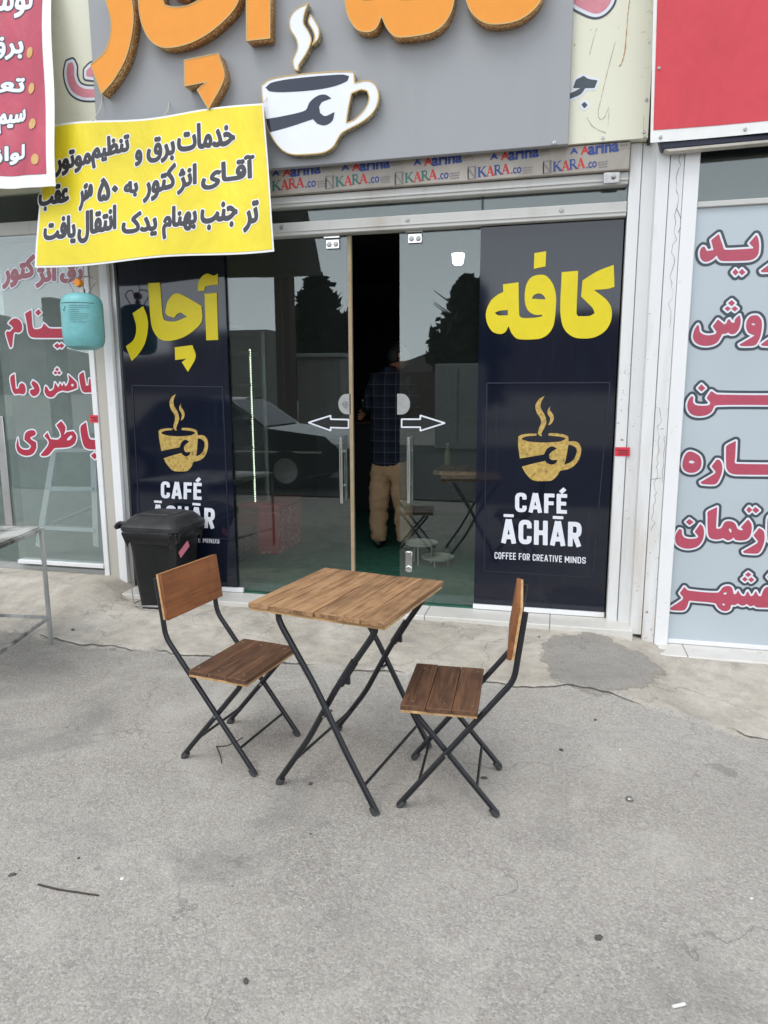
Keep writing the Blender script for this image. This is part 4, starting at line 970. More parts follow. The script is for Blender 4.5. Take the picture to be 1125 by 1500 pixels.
traced((0, 425, 5.6625), [
    [[(72, 275), (105, 242), (145, 238), (178, 272), (185, 325), (160, 352), (125, 348), (112, 375), (102, 465), (88, 478), (75, 440), (52, 358), (62, 340), (85, 345), (95, 335), (115, 315), (95, 292)]],
    [[(262, 165), (210, 195), (225, 270), (240, 360), (265, 390), (330, 395), (600, 395), (600, 318), (415, 318), (380, 290), (365, 275), (345, 315), (290, 325), (272, 300)]],
    [[(322, 160), (345, 185), (318, 212), (295, 185)]], [[(478, 440), (500, 465), (478, 485), (450, 460)], [(512, 440), (535, 460), (512, 482), (490, 462)]],
    [[(122, 695), (88, 725), (105, 830), (125, 862), (160, 858), (200, 862), (215, 830), (205, 785), (180, 770), (165, 785), (155, 815), (132, 818)]],
    [[(275, 750), (262, 775), (290, 820), (255, 830), (250, 850), (275, 878), (310, 868), (330, 830), (315, 780)]],
    [[(380, 795), (372, 840), (395, 880), (440, 885), (475, 850), (500, 838), (520, 832), (560, 838), (600, 828), (640, 812), (637, 772), (605, 735), (568, 702), (575, 745), (557, 790), (542, 800), (532, 770), (518, 800), (500, 770), (487, 812), (457, 766), (447, 820), (412, 840), (392, 805)], [(588, 782), (610, 774), (616, 794), (598, 802)]],
    [[(475, 643), (491, 658), (475, 673), (460, 658)], [(462, 672), (478, 686), (462, 700), (447, 686)], [(492, 672), (508, 686), (492, 700), (478, 686)]],
    [[(695, 678), (660, 710), (675, 810), (695, 845), (740, 848), (860, 845), (860, 750), (742, 735), (737, 790), (715, 795)]],
    [[(150, 1225), (138, 1290), (155, 1345), (210, 1372), (270, 1360), (302, 1310), (300, 1262), (262, 1240), (250, 1220), (285, 1205), (300, 1190), (285, 1165), (245, 1165), (212, 1190), (205, 1240), (250, 1280), (262, 1296), (240, 1322), (190, 1320), (160, 1290)]],
    [[(395, 1180), (370, 1210), (405, 1250), (400, 1290), (340, 1365), (350, 1375), (400, 1368), (440, 1325), (455, 1310), (570, 1300), (620, 1270), (635, 1210), (610, 1170), (560, 1178), (528, 1205), (545, 1140), (510, 1085), (470, 1120), (500, 1170), (510, 1215), (480, 1240), (420, 1235)], [(558, 1232), (590, 1200), (606, 1214), (582, 1242), (556, 1248)]],
    [[(715, 1095), (670, 1140), (690, 1270), (715, 1310), (770, 1320), (900, 1320), (900, 1240), (757, 1240), (735, 1210)]], [[(785, 1348), (815, 1375), (787, 1402), (757, 1372)]]], yl, lg, LRED2, 120, .025)
sticker(131.5, 608, 143.5, 619, -.0505, 'tiny red sticker on the white post left of the bin')

# ================================================================== SIGNS AND BANNERS
YS = -.17
sx0, sx1 = X(137, 120, YS), X(834.5, 150, YS)
sign = thing('shop_sign', 'large grey signboard with orange raised letters and a white cup over the door', 'sign', ((sx0+sx1)/2, YS, Z(832, 211, YS)))
board = box('backboard', M['grey_sign'], sign, sx0, YS, Z(832, 211, YS), sx1, YC-.004, 4.6, bevel=.003)
MB().lathe([(0, -.012), (.012, -.01), (.014, 0)], (X(812, 214, YS), YS-.001, Z(812, 210, YS)), 12, 'Y').build('bolt', M['steel'], board)
# raised letters: the same lettering as on the doors, scaled onto the board
YO = YS-.085
def remap(loops_list, a0, a1, b0, b1):
    "similarity in x and z from two pairs of points"
    a0, a1, b0, b1 = map(np.array, (a0, a1, b0, b1)); za = complex(*(a1-a0)); zb_ = complex(*(b1-b0)); k = zb_/za
    out = []
    for L in loops_list:
        c_ = ((L[:, 0]-a0[0])+1j*(L[:, 1]-a0[1]))*k; out.append(np.column_stack([c_.real+b0[0], c_.imag+b0[1]]))
    return out
def yp_(zoom, a, b): return at(zoom[0]+a/zoom[2], zoom[1]+b/zoom[2], 1, -.004)[[0, 2]]
def op(px, py): return at(px, py, 1, YO)[[0, 2]]
zo = (120, 0, 3.75)
a0, a1 = yp_(zy, 105, 653), yp_(zy, 500, 556); b0, b1 = op(148.5, 138), op(395.5, 56)
def raised(nm, L, face, side, parent, y=YS, d=.085):
    o = flat(nm, L, face, parent, wallplace(y), d, d-.004, side)
    gx, gy, F = field(L, .02, 200); A, B = contours(gx, gy, F, .002), contours(gx, gy, F, -.0045)
    if A and B: flat('trim', A+B, M['trim'], o, wallplace(y), d+.002, .010)
    return o
for L in ACHAR: raised('raised_letter', remap(loops_of(L, zy, -.004), a0, a1, b0, b1), M['orange'], M['orange_side'], sign)
a0, a1 = yp_(zk, 310, 840), yp_(zk, 740, 833); b0, b1 = op(582, 54.5), op(735, 33.5)
for L in KAFE: raised('raised_letter', remap(loops_of(L, zk, -.004), a0, a1, b0, b1), M['orange'], M['orange_side'], sign)
z3 = (370, 0, 2.206); YK = YS-.06
cupS = [[(28, 275), (60, 255), (150, 240), (250, 232), (322, 231), (328, 238), (330, 268), (372, 260), (398, 275), (408, 310), (395, 355), (360, 390), (305, 420), (285, 434), (260, 475), (230, 493), (180, 499), (125, 499), (90, 480), (55, 430), (38, 370), (30, 310)], [(320, 302), (350, 290), (370, 294), (376, 320), (360, 355), (330, 385), (303, 397), (310, 350)]]
cup = raised('cup_emblem', [orient(trace(z3, q, YK), i == 0) for i, q in enumerate(cupS)], M['acryl_white'], M['gold_side'], sign, YS, .06)
for q in ([(180, 10), (140, 30), (120, 60), (122, 95), (140, 125), (145, 155), (130, 195), (135, 225), (148, 228), (150, 210), (175, 170), (190, 130), (180, 100), (165, 75), (168, 45)], [(186, 48), (180, 70), (195, 100), (200, 120), (193, 146), (212, 125), (215, 95), (202, 68), (190, 50)]):
    raised('steam_emblem', [orient(trace(z3, q, YK))], M['acryl_white'], M['gold_side'], sign, YS, .06)
flat('coffee_inlay', [orient(trace(z3, [(42, 283), (60, 268), (110, 257), (200, 247), (290, 241), (312, 246), (305, 262), (260, 280), (190, 292), (100, 298), (55, 295)], YK))], M['acryl_navy'], cup, wallplace(YS), .0615, .0012)
flat('spanner_inlay', [orient(trace(z3, [(42, 385), (100, 375), (170, 357), (185, 330), (210, 310), (235, 306), (255, 318), (225, 330), (215, 345), (218, 365), (235, 375), (265, 362), (258, 390), (235, 405), (210, 400), (195, 385), (120, 410), (54, 428)], YK))], M['acryl_navy'], cup, wallplace(YS), .0615, .0012)

def banner(nm, corners, mat, label, p0, n, edge=None, wave=.010, seed=0, cat='banner', nu=72, nv=40, fold=0, sag=0):
    "a vinyl sheet hung at four photographed corners TL TR BR BL of the plane p0, n; returns thing, pixel->plane and plane->world"
    n = np.array(n, float); n /= np.linalg.norm(n); U = np.array([1, 0, 0.]); U = U-n*(U @ n); U /= np.linalg.norm(U); V = np.cross(U, n)*-1; 
    if V[2] < 0: V = -V
    P0 = np.array(p0, float)
    def unproj(a, b): q = atp(a, b, P0, n)-P0; return np.array([q @ U, q @ V])
    nf = n if n[1] < 0 else -n
    def place(a, b, o):
        d = wave*(math.sin(3.1*a+seed)+.7*math.sin(5.3*a-2.1*b+seed*2)+.5*math.sin(7*b+seed))+fold*(math.sin(17*a+1.2*b+1)+.6*math.sin(29*a-2*b)); return tuple(P0+U*a+V*b+nf*(o+d))
    t_ = thing(nm, label, cat, tuple(P0))
    C4 = [unproj(*c) for c in corners]
    def sheet(name, m4, mat_, off, th):
        vs = []; 
        for s_ in (off, off-th):
            for j in range(nv+1):
                for i in range(nu+1):
                    a, b = i/nu, j/nv; b += sag*(math.sin(2.6*math.pi*a+.5)*b-.7*math.sin(3.3*math.pi*a)*(1-b)); q = (m4[0]*(1-a)+m4[1]*a)*(1-b)+(m4[3]*(1-a)+m4[2]*a)*b; vs.append(place(q[0], q[1], s_))
        k = (nu+1)*(nv+1); f = [(j*(nu+1)+i, j*(nu+1)+i+1, (j+1)*(nu+1)+i+1, (j+1)*(nu+1)+i) for j in range(nv) for i in range(nu)]
        f2 = [tuple(x+k for x in reversed(q)) for q in f]
        rim = [j*(nu+1) for j in range(nv+1)]+[nv*(nu+1)+i for i in range(1, nu+1)]+[j*(nu+1)+nu for j in range(nv-1, -1, -1)]+[i for i in range(nu-1, 0, -1)]
        f3 = [(rim[i], rim[(i+1) % len(rim)], rim[(i+1) % len(rim)]+k, rim[i]+k) for i in range(len(rim))]
        return MB().add(vs, f+f2+f3, True).build(name, mat_, t_)
    if edge is not None:
        sheet('white_border', C4, M['ban_white'], -.001, .002); inn = [unproj(*c) for c in edge]; sheet('printed_sheet', inn, mat, .0015, .002)
    else: sheet('printed_sheet', C4, mat, 0, .002)
    return t_, unproj, place, sheet
# yellow notice, leaning out a little from the signboard
yb = -.30
pA = at(388, 152, 1, -.24); pB = at(402, 367, 1, -.42)
nY = np.cross(np.array([1, 0, 0.]), pB-pA)
ban, bu, bp_, _ = banner('notice_banner', [(66, 186), (387, 152), (402, 367), (53, 392)], M['ban_yellow'], 'yellow vinyl banner with three lines of dark lettering hanging over the left door', pA, nY, edge=[(69, 189), (385, 155), (399.5, 364), (56, 389)], wave=.009, seed=1, sag=.012)
z1 = (0, 0, 2.679)
BL_ = [(.0150, M['ban_white'], .0028, 'letter_border'), (.0078, M['ink'], .0038, 'printed_word')]
f = zq(z1)
lettering('w', [(t, *f([a, b, c])) for t, a, b, c in [
    ('خدمات', (696, 590), (922, 572), (696, 495)), ('برق', (574, 637), (680, 625), (574, 542)), ('و', (528, 644), (550, 642), (528, 588)), ('تنظیم', (362, 658), (502, 622), (362, 555)), ('موتور', (222, 695), (355, 662), (222, 610)),
    ('آقـای', (794, 745), (998, 720), (794, 640)), ('انژ', (697, 760), (768, 742), (697, 662)), ('کتور', (560, 790), (684, 758), (560, 672)), ('به', (484, 770), (533, 762), (484, 714)), ('۵۰', (384, 788), (455, 772), (384, 704)), ('متر', (314, 826), (360, 790), (314, 742)), ('عقب', (160, 832), (270, 815), (160, 740)),
    ('تر', (962, 912), (1014, 902), (962, 802)), ('جنب', (794, 906), (932, 892), (794, 808)), ('بهنام', (640, 936), (772, 918), (640, 818)), ('یدک', (478, 932), (612, 920), (478, 836)), ('انتقال', (310, 955), (450, 922), (310, 838)), ('یافت', (182, 964), (296, 952), (182, 862))]],
    BL_, ban, bp_, bu, 140, .02, .035)
for (a, b), (c, d), yw in (((388, 153), (392, 122), -.2), ((137, 178), (150, 140), -.2), ((240, 168), (247, 150), -.2)):
    q = bu(a, b); MB().tube(bez([bp_(q[0], q[1], .002), tuple(at((a+c)/2+3, (b+d)/2, 1, yw-.01)), tuple(at(c, d, 1, YS-.002))], 5), .003, 6).build('tape', M['steelwhite'], ban)
# faded red banner, top left
pr = at(60, 0, 1, -.22); pq = at(60, 285, 1, -.47); nR = np.cross(np.array([1, 0, 0.]), pq-pr)
lb, lu, lpl, lsheet = banner('shop_banner', [(-190, -190), (72, -190), (82, 273), (-190, 296)], M['ban_red'], 'faded red creased banner with white lettering and gold dots at the top left', pr, nR, edge=[(-188, -190), (59, -190), (70, 256), (-188, 279)], wave=.016, seed=3, fold=.007)
LB = [(.013, M['ink_slate'], .0030, 'letter_outline'), (.006, M['printwhite'], .0042, 'printed_word')]
lettering('w', [(t, *f([a, b, c])) for t, a, b, c in [('برق', (-42, 245), (92, 232), (-42, 160)), ('تعمیر', (-150, 395), (95, 375), (-150, 330)), ('سیم', (5, 535), (100, 512), (5, 455)), ('لوازم', (-40, 680), (105, 655), (-40, 600)), ('لوس', (-60, 85), (125, 65), (-60, -50))]], LB, lb, lpl, lu, 120, .03, .018)
for (a, b) in ((121, 210), (127, 350), (134, 492), (147, 632)):
    c0 = lu(*f([(a, b)])[0]); rr = .035
    flat('gold_dot', [np.array([(c0[0]+rr*.75*math.cos(t), c0[1]+rr*math.sin(t)) for t in np.linspace(0, 2*math.pi, 28, endpoint=False)])], M['ink_gold'], lb, lpl, .0055, .003)
# plain red banner, top right
pr2 = at(1000, 150, 1, -.26)
rb, ru, rpl, rsheet = banner('shop_banner', [(962, -230), (1400, -230), (1400, 171), (953, 208)], M['ban_red2'], 'plain red banner with white lower border and a navy strip at the top right', pr2, (0, -1, 0), edge=[(969, -230), (1400, -230), (1400, 155), (957.5, 189.5)], wave=.008, seed=5)
for (a, b) in ((965.5, 99.5), (968, 200), (1092, 189)):
    q = ru(a, b); c_ = rpl(q[0], q[1], .004); MB().lathe([(0, -.003), (.006, -.003), (.009, 0)], c_, 12, 'Y').build('eyelet', M['zinc'], rb)
# the navy sheet and pale beam behind its foot
yb_ = -.235
C_ = [at(963, 195, 1, yb_), at(1400, 150, 1, yb_), at(1400, 178, 1, yb_), at(970, 218.5, 1, yb_)]
beam = thing('sign_board', 'navy sign board with pale lower lip behind the right red banner', 'sign', tuple(C_[3]))
def quad_plate(nm, Q, th, mat, parent):
    vs = [tuple(q) for q in Q]+[(q[0], q[1]+th, q[2]) for q in Q]
    return MB().add(vs, [(0, 1, 2, 3), (7, 6, 5, 4), (0, 4, 5, 1), (1, 5, 6, 2), (2, 6, 7, 3), (3, 7, 4, 0)]).build(nm, mat, parent, .003)
quad_plate('navy_face', C_, .07, M['ban_navy'], beam)
D_ = [at(973, 218.6, 1, yb_), at(1400, 178.4, 1, yb_), at(1400, 183, 1, yb_), at(980, 222.5, 1, yb_)]
quad_plate('lower_lip', D_, .06, M['beige'], beam)

# ================================================================== FURNITURE
def make_table(label, cx, cy, rz, zb=0.0):
    t = thing('folding_table', label, 'table', (cx, cy, zb), rz)
    HU, HV, ZT_ = .287, .295, .757
    m_ = MB(); random.seed(11); wd = 2*HU/6
    for i in range(6):
        a = -HU+wd*i+.0012; b = a+wd-.0024; e0, e1 = random.uniform(-.004, .004), random.uniform(-.004, .004); dz = random.uniform(-.0012, .0008)
        m_.box(a, -HV+e0, ZT_-.019, b, HV+e1, ZT_+dz)
    top = m_.build('tabletop', M['table_wood'], t, .0025, local=True)
    MB().box(-HU+.004, -HV+.006, ZT_-.030, HU-.004, HV-.006, ZT_-.0192).build('lower_board', M['edge_wood'], top, .001, local=True)
    r = .0118
    def legpts(u0, u1, v, curve):
        P = [Vector((u0, v, .012)), Vector((u0+(u1-u0)*.30+curve, v, .22)), Vector((u0+(u1-u0)*.62+curve*.4, v, .46)), Vector((u1, v, .696)), Vector((u1, v, .728))]
        return bend(P, .05, 6)
    for v, (u0, u1), c, nm in ((-.272, (.238, -.165), 0, 1), (.272, (.238, -.165), 0, 1), (-.243, (-.208, .225), .012, 0), (.243, (-.208, .225), .02, 0)):
        L = MB().tube(legpts(u0, u1, v, c), r, 14).build('leg', M['black_steel'], t, local=True)
        d = Vector((u1-u0, 0, .7)).normalized()
        MB().tube([Vector((u0, v, .001))-d*.0+Vector((0, 0, 0)), Vector((u0, v, .0))+d*.032], .0145, 14).build('rubber_foot', M['rubber'], L, local=True)
        if not nm:
            p = Vector((u0+(u1-u0)*.70, v, .50)); p2 = p+d*.085
            MB().tube([p-d*.03, p2], .0155, 14).box(p.x+.008, v-.006, p.z-.02, p.x+.024, v+.006, p.z+.03).build('latch_sleeve', M['black_steel'], L, local=True)
    for u in (-.165, .225): MB().tube([(u, -.275, .7255), (u, .275, .7255)], .0105, 10).build('top_rail', M['black_steel'], t, local=True)
    MB().tube([(.184, -.272, .10), (.184, .272, .10)], .0062, 10).build('stretcher', M['black_steel'], t, local=True)
    MB().tube([(-.130, -.245, .12), (-.130, .245, .12)], .0062, 10).build('stretcher', M['black_steel'], t, local=True)
    for v in (-.257, .257): MB().tube([(.030, v-.03, .352), (.030, v+.03, .352)], .006, 10).build('pivot_bolt', M['steel'], t, local=True)
    return t
make_table('slatted wooden folding table with black crossed legs standing on the asphalt', -.780, -1.985, R(-11))

def make_chair(label, cx, cy, fx, fy, zb=0.0):
    t = thing('folding_chair', label, 'chair', (cx, cy, zb), math.atan2(-fx, fy), 'folding chairs of wood and black tube')
    r = .0108; random.seed(4)
    m_ = MB(); d0, d1 = -.123, .160; wd = (d1-d0)/3
    for i in range(3): m_.box(-.204+random.uniform(-.003, .003), d0+wd*i+.001, .402, .204+random.uniform(-.003, .003), d0+wd*(i+1)-.001, .420+random.uniform(-.001, .001))
    seat = m_.build('seat', M['seat_wood'], t, .002, local=True)
    MB().box(-.201, d0+.003, .392, .201, d1-.003, .4018).build('lower_board', M['edge_wood'], seat, local=True)
    sv = MB()
    for x in (-.16, .16):
        for y in (-.10, 0, .12): sv.lathe([(0, .0006), (.0035, .0006), (.004, 0)], (x, y, .4205), 8)
    sv.build('screw', M['steel'], seat, local=True)
    for x in (-.180, .180):
        L = MB().tube(bend([(x, .168, .010), (x, -.246, .538), (x, -.278, .790)], .035, 8), r, 14).build('back_leg_tube', M['black_steel'], t, local=True)
        L.name = 'leg'
        d = Vector((0, -.414, .528)).normalized(); MB().tube([Vector((x, .168, .0)), Vector((x, .168, 0))+d*.034], .0132, 14).build('rubber_foot', M['rubber'], L, local=True)
    for x in (-.168, .168):
        L = MB().tube(bend([(x, -.199, .010), (x, .105, .372), (x, .105, .391)], .02, 5), r, 14).build('leg', M['black_steel'], t, local=True)
        d = Vector((0, .304, .362)).normalized(); MB().tube([Vector((x, -.199, .0)), Vector((x, -.199, 0))+d*.034], .0132, 14).build('rubber_foot', M['rubber'], L, local=True)
    q = Matrix.Translation((0, -.247, .713)) @ Matrix.Rotation(R(7.4), 4, 'X')
    b = MB(); b.box(-.192, .0, -.099, .192, .016, .099, q)
    bk = b.build('backrest', M['back_wood'], t, .002, local=True)
    MB().box(-.190, -.010, -.096, .190, -.0005, .097, q).build('rear_board', M['edge_wood'], bk, local=True)
    m2 = MB()
    for x in (-.180, .180): m2.box(x-.004, -.022, -.06, x+.004, -.0105, .04, q)
    m2.build('bracket', M['black_steel'], bk, local=True)
    MB().tube([(-.168, -.122, .10), (.168, -.122, .10)], .0058, 8).build('stretcher', M['black_steel'], t, local=True)
    MB().tube([(-.180, .094, .103), (.180, .094, .103)], .0058, 8).build('stretcher', M['black_steel'], t, local=True)
    MB().tube([(-.168, .10, .386), (.168, .10, .386)], .0085, 8).build('seat_rail', M['black_steel'], t, local=True)
    for x in (-.174, .174): MB().tube([(x-.020, -.010, .231), (x+.020, -.010, .231)], .0055, 8).build('pivot_bolt', M['steel'], t, local=True)
    return t
make_chair('wooden folding chair with its backrest turned to the black bin, left of the table', -1.285, -1.949, .9887, -.150)
make_chair('wooden folding chair seen from its side with back to the pillar, right of the table', -.369, -2.040, -.999, -.046)
# a second set inside the dark cafe
def copy_tree(o, parent=None):
    c = o.copy(); COL.objects.link(c)
    if parent is not None: c.parent = parent
    for ch in list(o.children): copy_tree(ch, c)
    return c
src = bpy.data.objects['folding_table']
t2 = copy_tree(src); t2.location = (-.78, 1.78, FC); t2.rotation_euler = (0, 0, R(4)); t2['label'] = 'folding table standing in the dark behind the right glass door'

# ---- bin
def bin_():
    gz = FC-.05
    t = thing('trash_bin', 'black plastic pedal bin with dusty lid standing before the left navy panel', 'bin', (-2.64, -.27, gz))
    def ring(cx, cy, hx, hy, z, rr=.05, n=6):
        out = []
        for sx, sy, a0 in ((1, 1, 0), (-1, 1, 90), (-1, -1, 180), (1, -1, 270)):
            for k in range(n+1):
                a = R(a0+90*k/n); out.append((cx+sx*(hx-rr)+rr*math.cos(a), cy+sy*(hy-rr)+rr*math.sin(a), z))
        return out
    def loft(rings, cap=True):
        n = len(rings[0]); vs = [p for g in rings for p in g]; fs = [(i*n+j, i*n+(j+1) % n, (i+1)*n+(j+1) % n, (i+1)*n+j) for i in range(len(rings)-1) for j in range(n)]
        if cap: fs += [tuple(reversed(range(n))), tuple(range((len(rings)-1)*n, len(rings)*n))]
        return MB().add(vs, fs, True)
    cx, cy = -2.655, -.255
    body = loft([ring(cx+.01, cy, .132, .15, gz+.004), ring(cx+.01, cy, .142, .16, gz+.012), ring(cx, cy, .160, .172, gz+.25), ring(cx, cy, .180, .184, gz+.52), ring(cx, cy, .188, .188, gz+.525), ring(cx, cy, .192, .190, gz+.565)]).build('body', M['bin'], t)
    loft([ring(cx, cy, .214, .208, gz+.566), ring(cx, cy, .222, .216, gz+.572), ring(cx, cy, .222, .216, gz+.598), ring(cx, cy, .208, .203, gz+.612), ring(cx-.005, cy+.008, .198, .19, gz+.625), ring(cx-.01, cy+.02, .18, .165, gz+.648), ring(cx-.012, cy+.03, .165, .145, gz+.662), ring(cx-.012, cy+.03, .145, .125, gz+.665)]).build('lid', M['bin_lid'], t)
    lid = t.children[-1]
    bg_ = []
    for z_, gr in ((.572, .028), (.555, .036), (.53, .030), (.50, .022), (.472, .012)):
        rg = ring(cx, cy, .182+gr, .182+gr, gz+z_, .06, 14); bg_.append([(cx+(p[0]-cx)*(1+.022*math.sin(k*1.9+z_*60)), cy+(p[1]-cy)*(1+.022*math.sin(k*1.9+z_*60)), p[2]+.02*math.sin(k*.45+z_*3)*(.58-z_)*10) for k, p in enumerate(rg)])
    loft(bg_, False).build('bin_bag', M['bag'], t)
    loft([ring(cx-.012, cy+.03, .135, .115, gz+.6655, .04), ring(cx-.012, cy+.03, .125, .105, gz+.674, .04)]).build('lid_rib', M['bin_lid'], lid)
    h = MB()
    for y in (-.16, .10):
        h.tube(bez([(cx-.20, cy+y, gz+.61), (cx-.235, cy+y, gz+.615), (cx-.262, cy+y, gz+.60), (cx-.265, cy+y, gz+.575)], 4), .014, 10)
    h.tube([(cx-.263, cy-.17, gz+.588), (cx-.263, cy+.11, gz+.588)], .017, 12); h.build('lid_hinge', M['bin'], lid)
    w_ = MB()
    for y in (-.12, .06): w_.tube([(cx-.235, cy+y, gz+.58), (cx-.20, cy+y, gz+.03)], .0035, 6)
    w_.tube([(cx-.20, cy-.12, gz+.03), (cx-.20, cy+.06, gz+.03)], .0035, 6); w_.build('lift_rod', M['steel'], t)
    pb = at(198, 885, 2, gz+.03); pe = at(262, 866, 2, gz+.05)
    MB().tube([(cx-.2, cy-.12, gz+.03), (cx-.10, cy-.20, gz+.045), (cx+.16, cy-.20, gz+.055)], .006, 10).build('pedal_bar', M['chrome'], t)
    q = MB().bar((cx+.1795, cy-.12, gz+.40), (cx+.1835, cy+.0, gz+.46), .0015, .05); q.build('sticker', M['pinksticker'], t)
    return t
bin_()

# ---- rusty white frame table, left edge
def frame_table():
    c0 = at(72, 947, 2, 0.0); zt_ = .742
    C = Vector((c0[0], c0[1], 0)); p1 = Vector(at(0, 797, 2, zt_)); c1 = Vector(at(60, 772, 2, zt_)); p2 = Vector(at(-60, 769, 2, zt_))
    C = Vector((c1.x, c1.y, 0)); d1 = (p1-c1).normalized()*.95; d2 = (p2-c1).normalized()*.75; d1.z = d2.z = 0
    t = thing('work_table', 'white metal frame table with chipped paint at the left edge', 'table', (C.x, C.y, ground_z(C.x, C.y)))
    cs = [C, C+d1, C+d1+d2, C+d2]
    for q in cs:
        g_ = ground_z(q.x, q.y); MB().box(q.x-.0105, q.y-.0105, g_, q.x+.0105, q.y+.0105, zt_-.022).build('leg', M['chipped'], t, .002)
    for a, b in ((0, 1), (1, 2), (2, 3), (3, 0)):
        A, B = cs[a], cs[b]; u = (B-A).normalized()*.013
        MB().bar((A.x-u.x, A.y-u.y, zt_-.014), (B.x-u.x, B.y-u.y, zt_-.011), .021, .021).build('top_rail', M['chipped'], t, .002)
    for a, b in ((0, 1), (3, 2), (0, 3)):
        A, B = cs[a], cs[b]; u = (B-A).normalized()*.0135
        MB().bar((A.x+u.x, A.y+u.y, .17), (B.x-u.x, B.y-u.y, .17), .019, .017).build('stretcher', M['chipped'], t, .002)
    A = [c+(sum(cs, Vector())/4-c).normalized()*.004 for c in cs]
    MB().add([(q.x, q.y, zt_) for q in A]+[(q.x, q.y, zt_+.003) for q in A], [(0, 1, 2, 3), (7, 6, 5, 4), (0, 4, 5, 1), (1, 5, 6, 2), (2, 6, 7, 3), (3, 7, 4, 0)]).build('table_top', M['chipped'], t)
frame_table()

# ---- gas cylinder hung before the post
def cylinder():
    y = -.33; s_ = lambda a, b: at(a, b, 1, y)
    cx = s_(121.5, 470)[0]; zt_, zb_ = s_(121, 429)[2], s_(121, 513)[2]; r = (s_(152.5, 470)[0]-s_(90.5, 470)[0])/2*.82; H = zt_-zb_
    t = thing('gas_cylinder', 'aqua refrigerant cylinder with orange valve hanging under the yellow banner', 'gas cylinder', (cx, y, zb_))
    MB().lathe([(0, 0), (r*.55, .003), (r*.86, .022), (r*.97, .055), (r, .10), (r, H*.76), (r*.985, H*.82), (r*.92, H*.89), (r*.80, H*.94), (r*.6, H*.975), (r*.3, H*.995), (0, H)], (cx, y, zb_), 48).build('body', M['cyl'], t)
    bodyo = t.children[-1]
    pr = MB()
    def arc(a0, a1, z, h, n=12):
        vs = []; 
        for k in range(n+1):
            a = R(a0+(a1-a0)*k/n); vs += [(cx+(r+.0012)*math.cos(a), y+(r+.0012)*math.sin(a), z), (cx+(r+.0012)*math.cos(a), y+(r+.0012)*math.sin(a), z+h)]
        pr.add(vs, [(2*k, 2*k+2, 2*k+3, 2*k+1) for k in range(n)])
    arc(-125, -20, zb_+H*.79, .004); arc(-150, -130, zb_+H*.70, .002); arc(-155, -132, zb_+H*.60, .003); arc(-155, -132, zb_+H*.64, .003); arc(-155.5, -154, zb_+H*.60, .02); arc(-133, -132, zb_+H*.60, .02)
    random.seed(2)
    for k in range(9): arc(-90, -90+random.uniform(25, 60), zb_+H*(.74-.035*k), .0022)
    arc(-112, -106, zb_+H*.66, .012); arc(-106, -102, zb_+H*.70, .012)
    pr.build('printed_label', M['ink_slate'], bodyo)
    MB().lathe([(0, 0), (.02, 0), (.02, .03), (.012, .032), (.012, .06), (0, .06)], (cx+.01, y, zt_-.004), 18).build('valve_stem', M['steel'], t)
    MB().lathe([(0, -.03), (.024, -.028), (.027, -.01), (.027, .012), (.02, .016), (0, .018)], (cx+.002, y-.012, zt_+.062), 16, 'Y').build('valve_knob', M['orange_plastic'], t)
    h = MB()
    for sgn, w0, w1 in ((-1, .05, .095), (1, .06, .12)):
        h.tube(bend([(cx+sgn*w0, y, zt_-.006), (cx+sgn*w1, y, zt_+.07), (cx+sgn*w1*.75, y, zt_+.098), (cx+sgn*.03, y, zt_+.105), (cx+sgn*.012, y, zt_+.035)], .012, 4), .0042, 8)
    h.build('carry_handle', M['steel'], t)
    MB().tube([(cx+.03, y, zt_+.105), (cx+.02, y+.03, zt_+.5), (cx+.02, YC-.004, zt_+.9)], .003, 6).build('hanging_wire', M['steel'], t)
cylinder()

# ================================================================== INSIDE THE CAFE
def fridge():
    p0, p1 = at(352, 830, 2, FC), at(391, 801, 2, FC); x = -2.58; y0, y1 = .50, float(at(391, 700, 0, x)[1]); H = 1.98
    t = thing('display_fridge', 'tall glass door drinks fridge with a light strip behind the left door', 'fridge', (x-.3, (y0+y1)/2, FC))
    m_ = MB(); m_.box(x-.6, y0, FC+.02, x, y0+.03, FC+H); m_.box(x-.6, y1-.03, FC+.02, x, y1, FC+H); m_.box(x-.6, y0+.031, FC+H-.04, x, y1-.031, FC+H); m_.box(x-.6, y0+.031, FC+.02, x-.001, y1-.031, FC+.26)
    m_.build('cabinet', M['fridge'], t)
    box('lining', M['fridge_in'], t, x-.6, y0+.031, FC+.261, x-.56, y1-.031, FC+H-.041)
    sh = MB()
    for k in range(6):
        z = FC+.42+k*.27
        for q in np.linspace(x-.55, x-.03, 12): sh.tube([(q, y0+.032, z), (q, y1-.032, z)], .0035, 4)
        sh.box(x-.03, y0+.032, z-.012, x-.024, y1-.032, z+.02)
    sh.build('wire_shelf', M['steel'], t)
    box('door_pane', M['glass'], t, x+.004, y0+.02, FC+.27, x+.01, y1-.02, FC+H-.02)
    dr = MB(); dr.box(x+.003, y0, FC+.26, x+.025, y0+.018, FC+H); dr.box(x+.003, y1-.018, FC+.26, x+.025, y1, FC+H); dr.build('door_frame', M['alu'], t)
    yy = float(at(369, 620, 0, x-.03)[1])
    ls = MB(); za, zb2 = Z(373, 735, yy), Z(365, 510, yy); nz = 64
    for k in range(nz): ls.box(x-.03, yy, za+(zb2-za)*k/nz, x-.022, yy+.011, za+(zb2-za)*(k+.6)/nz)
    ls.build('light_strip', M['led'], t)
    g = MB()
    for k in range(3):
        for j in range(5): g.box(x+.0005, y0+.05+j*(y1-y0-.1)/5, FC+.09+k*.05, x+.003, y0+.05+(j+.7)*(y1-y0-.1)/5, FC+.105+k*.05)
    g.build('vent_slots', M['steel'], t)
fridge()
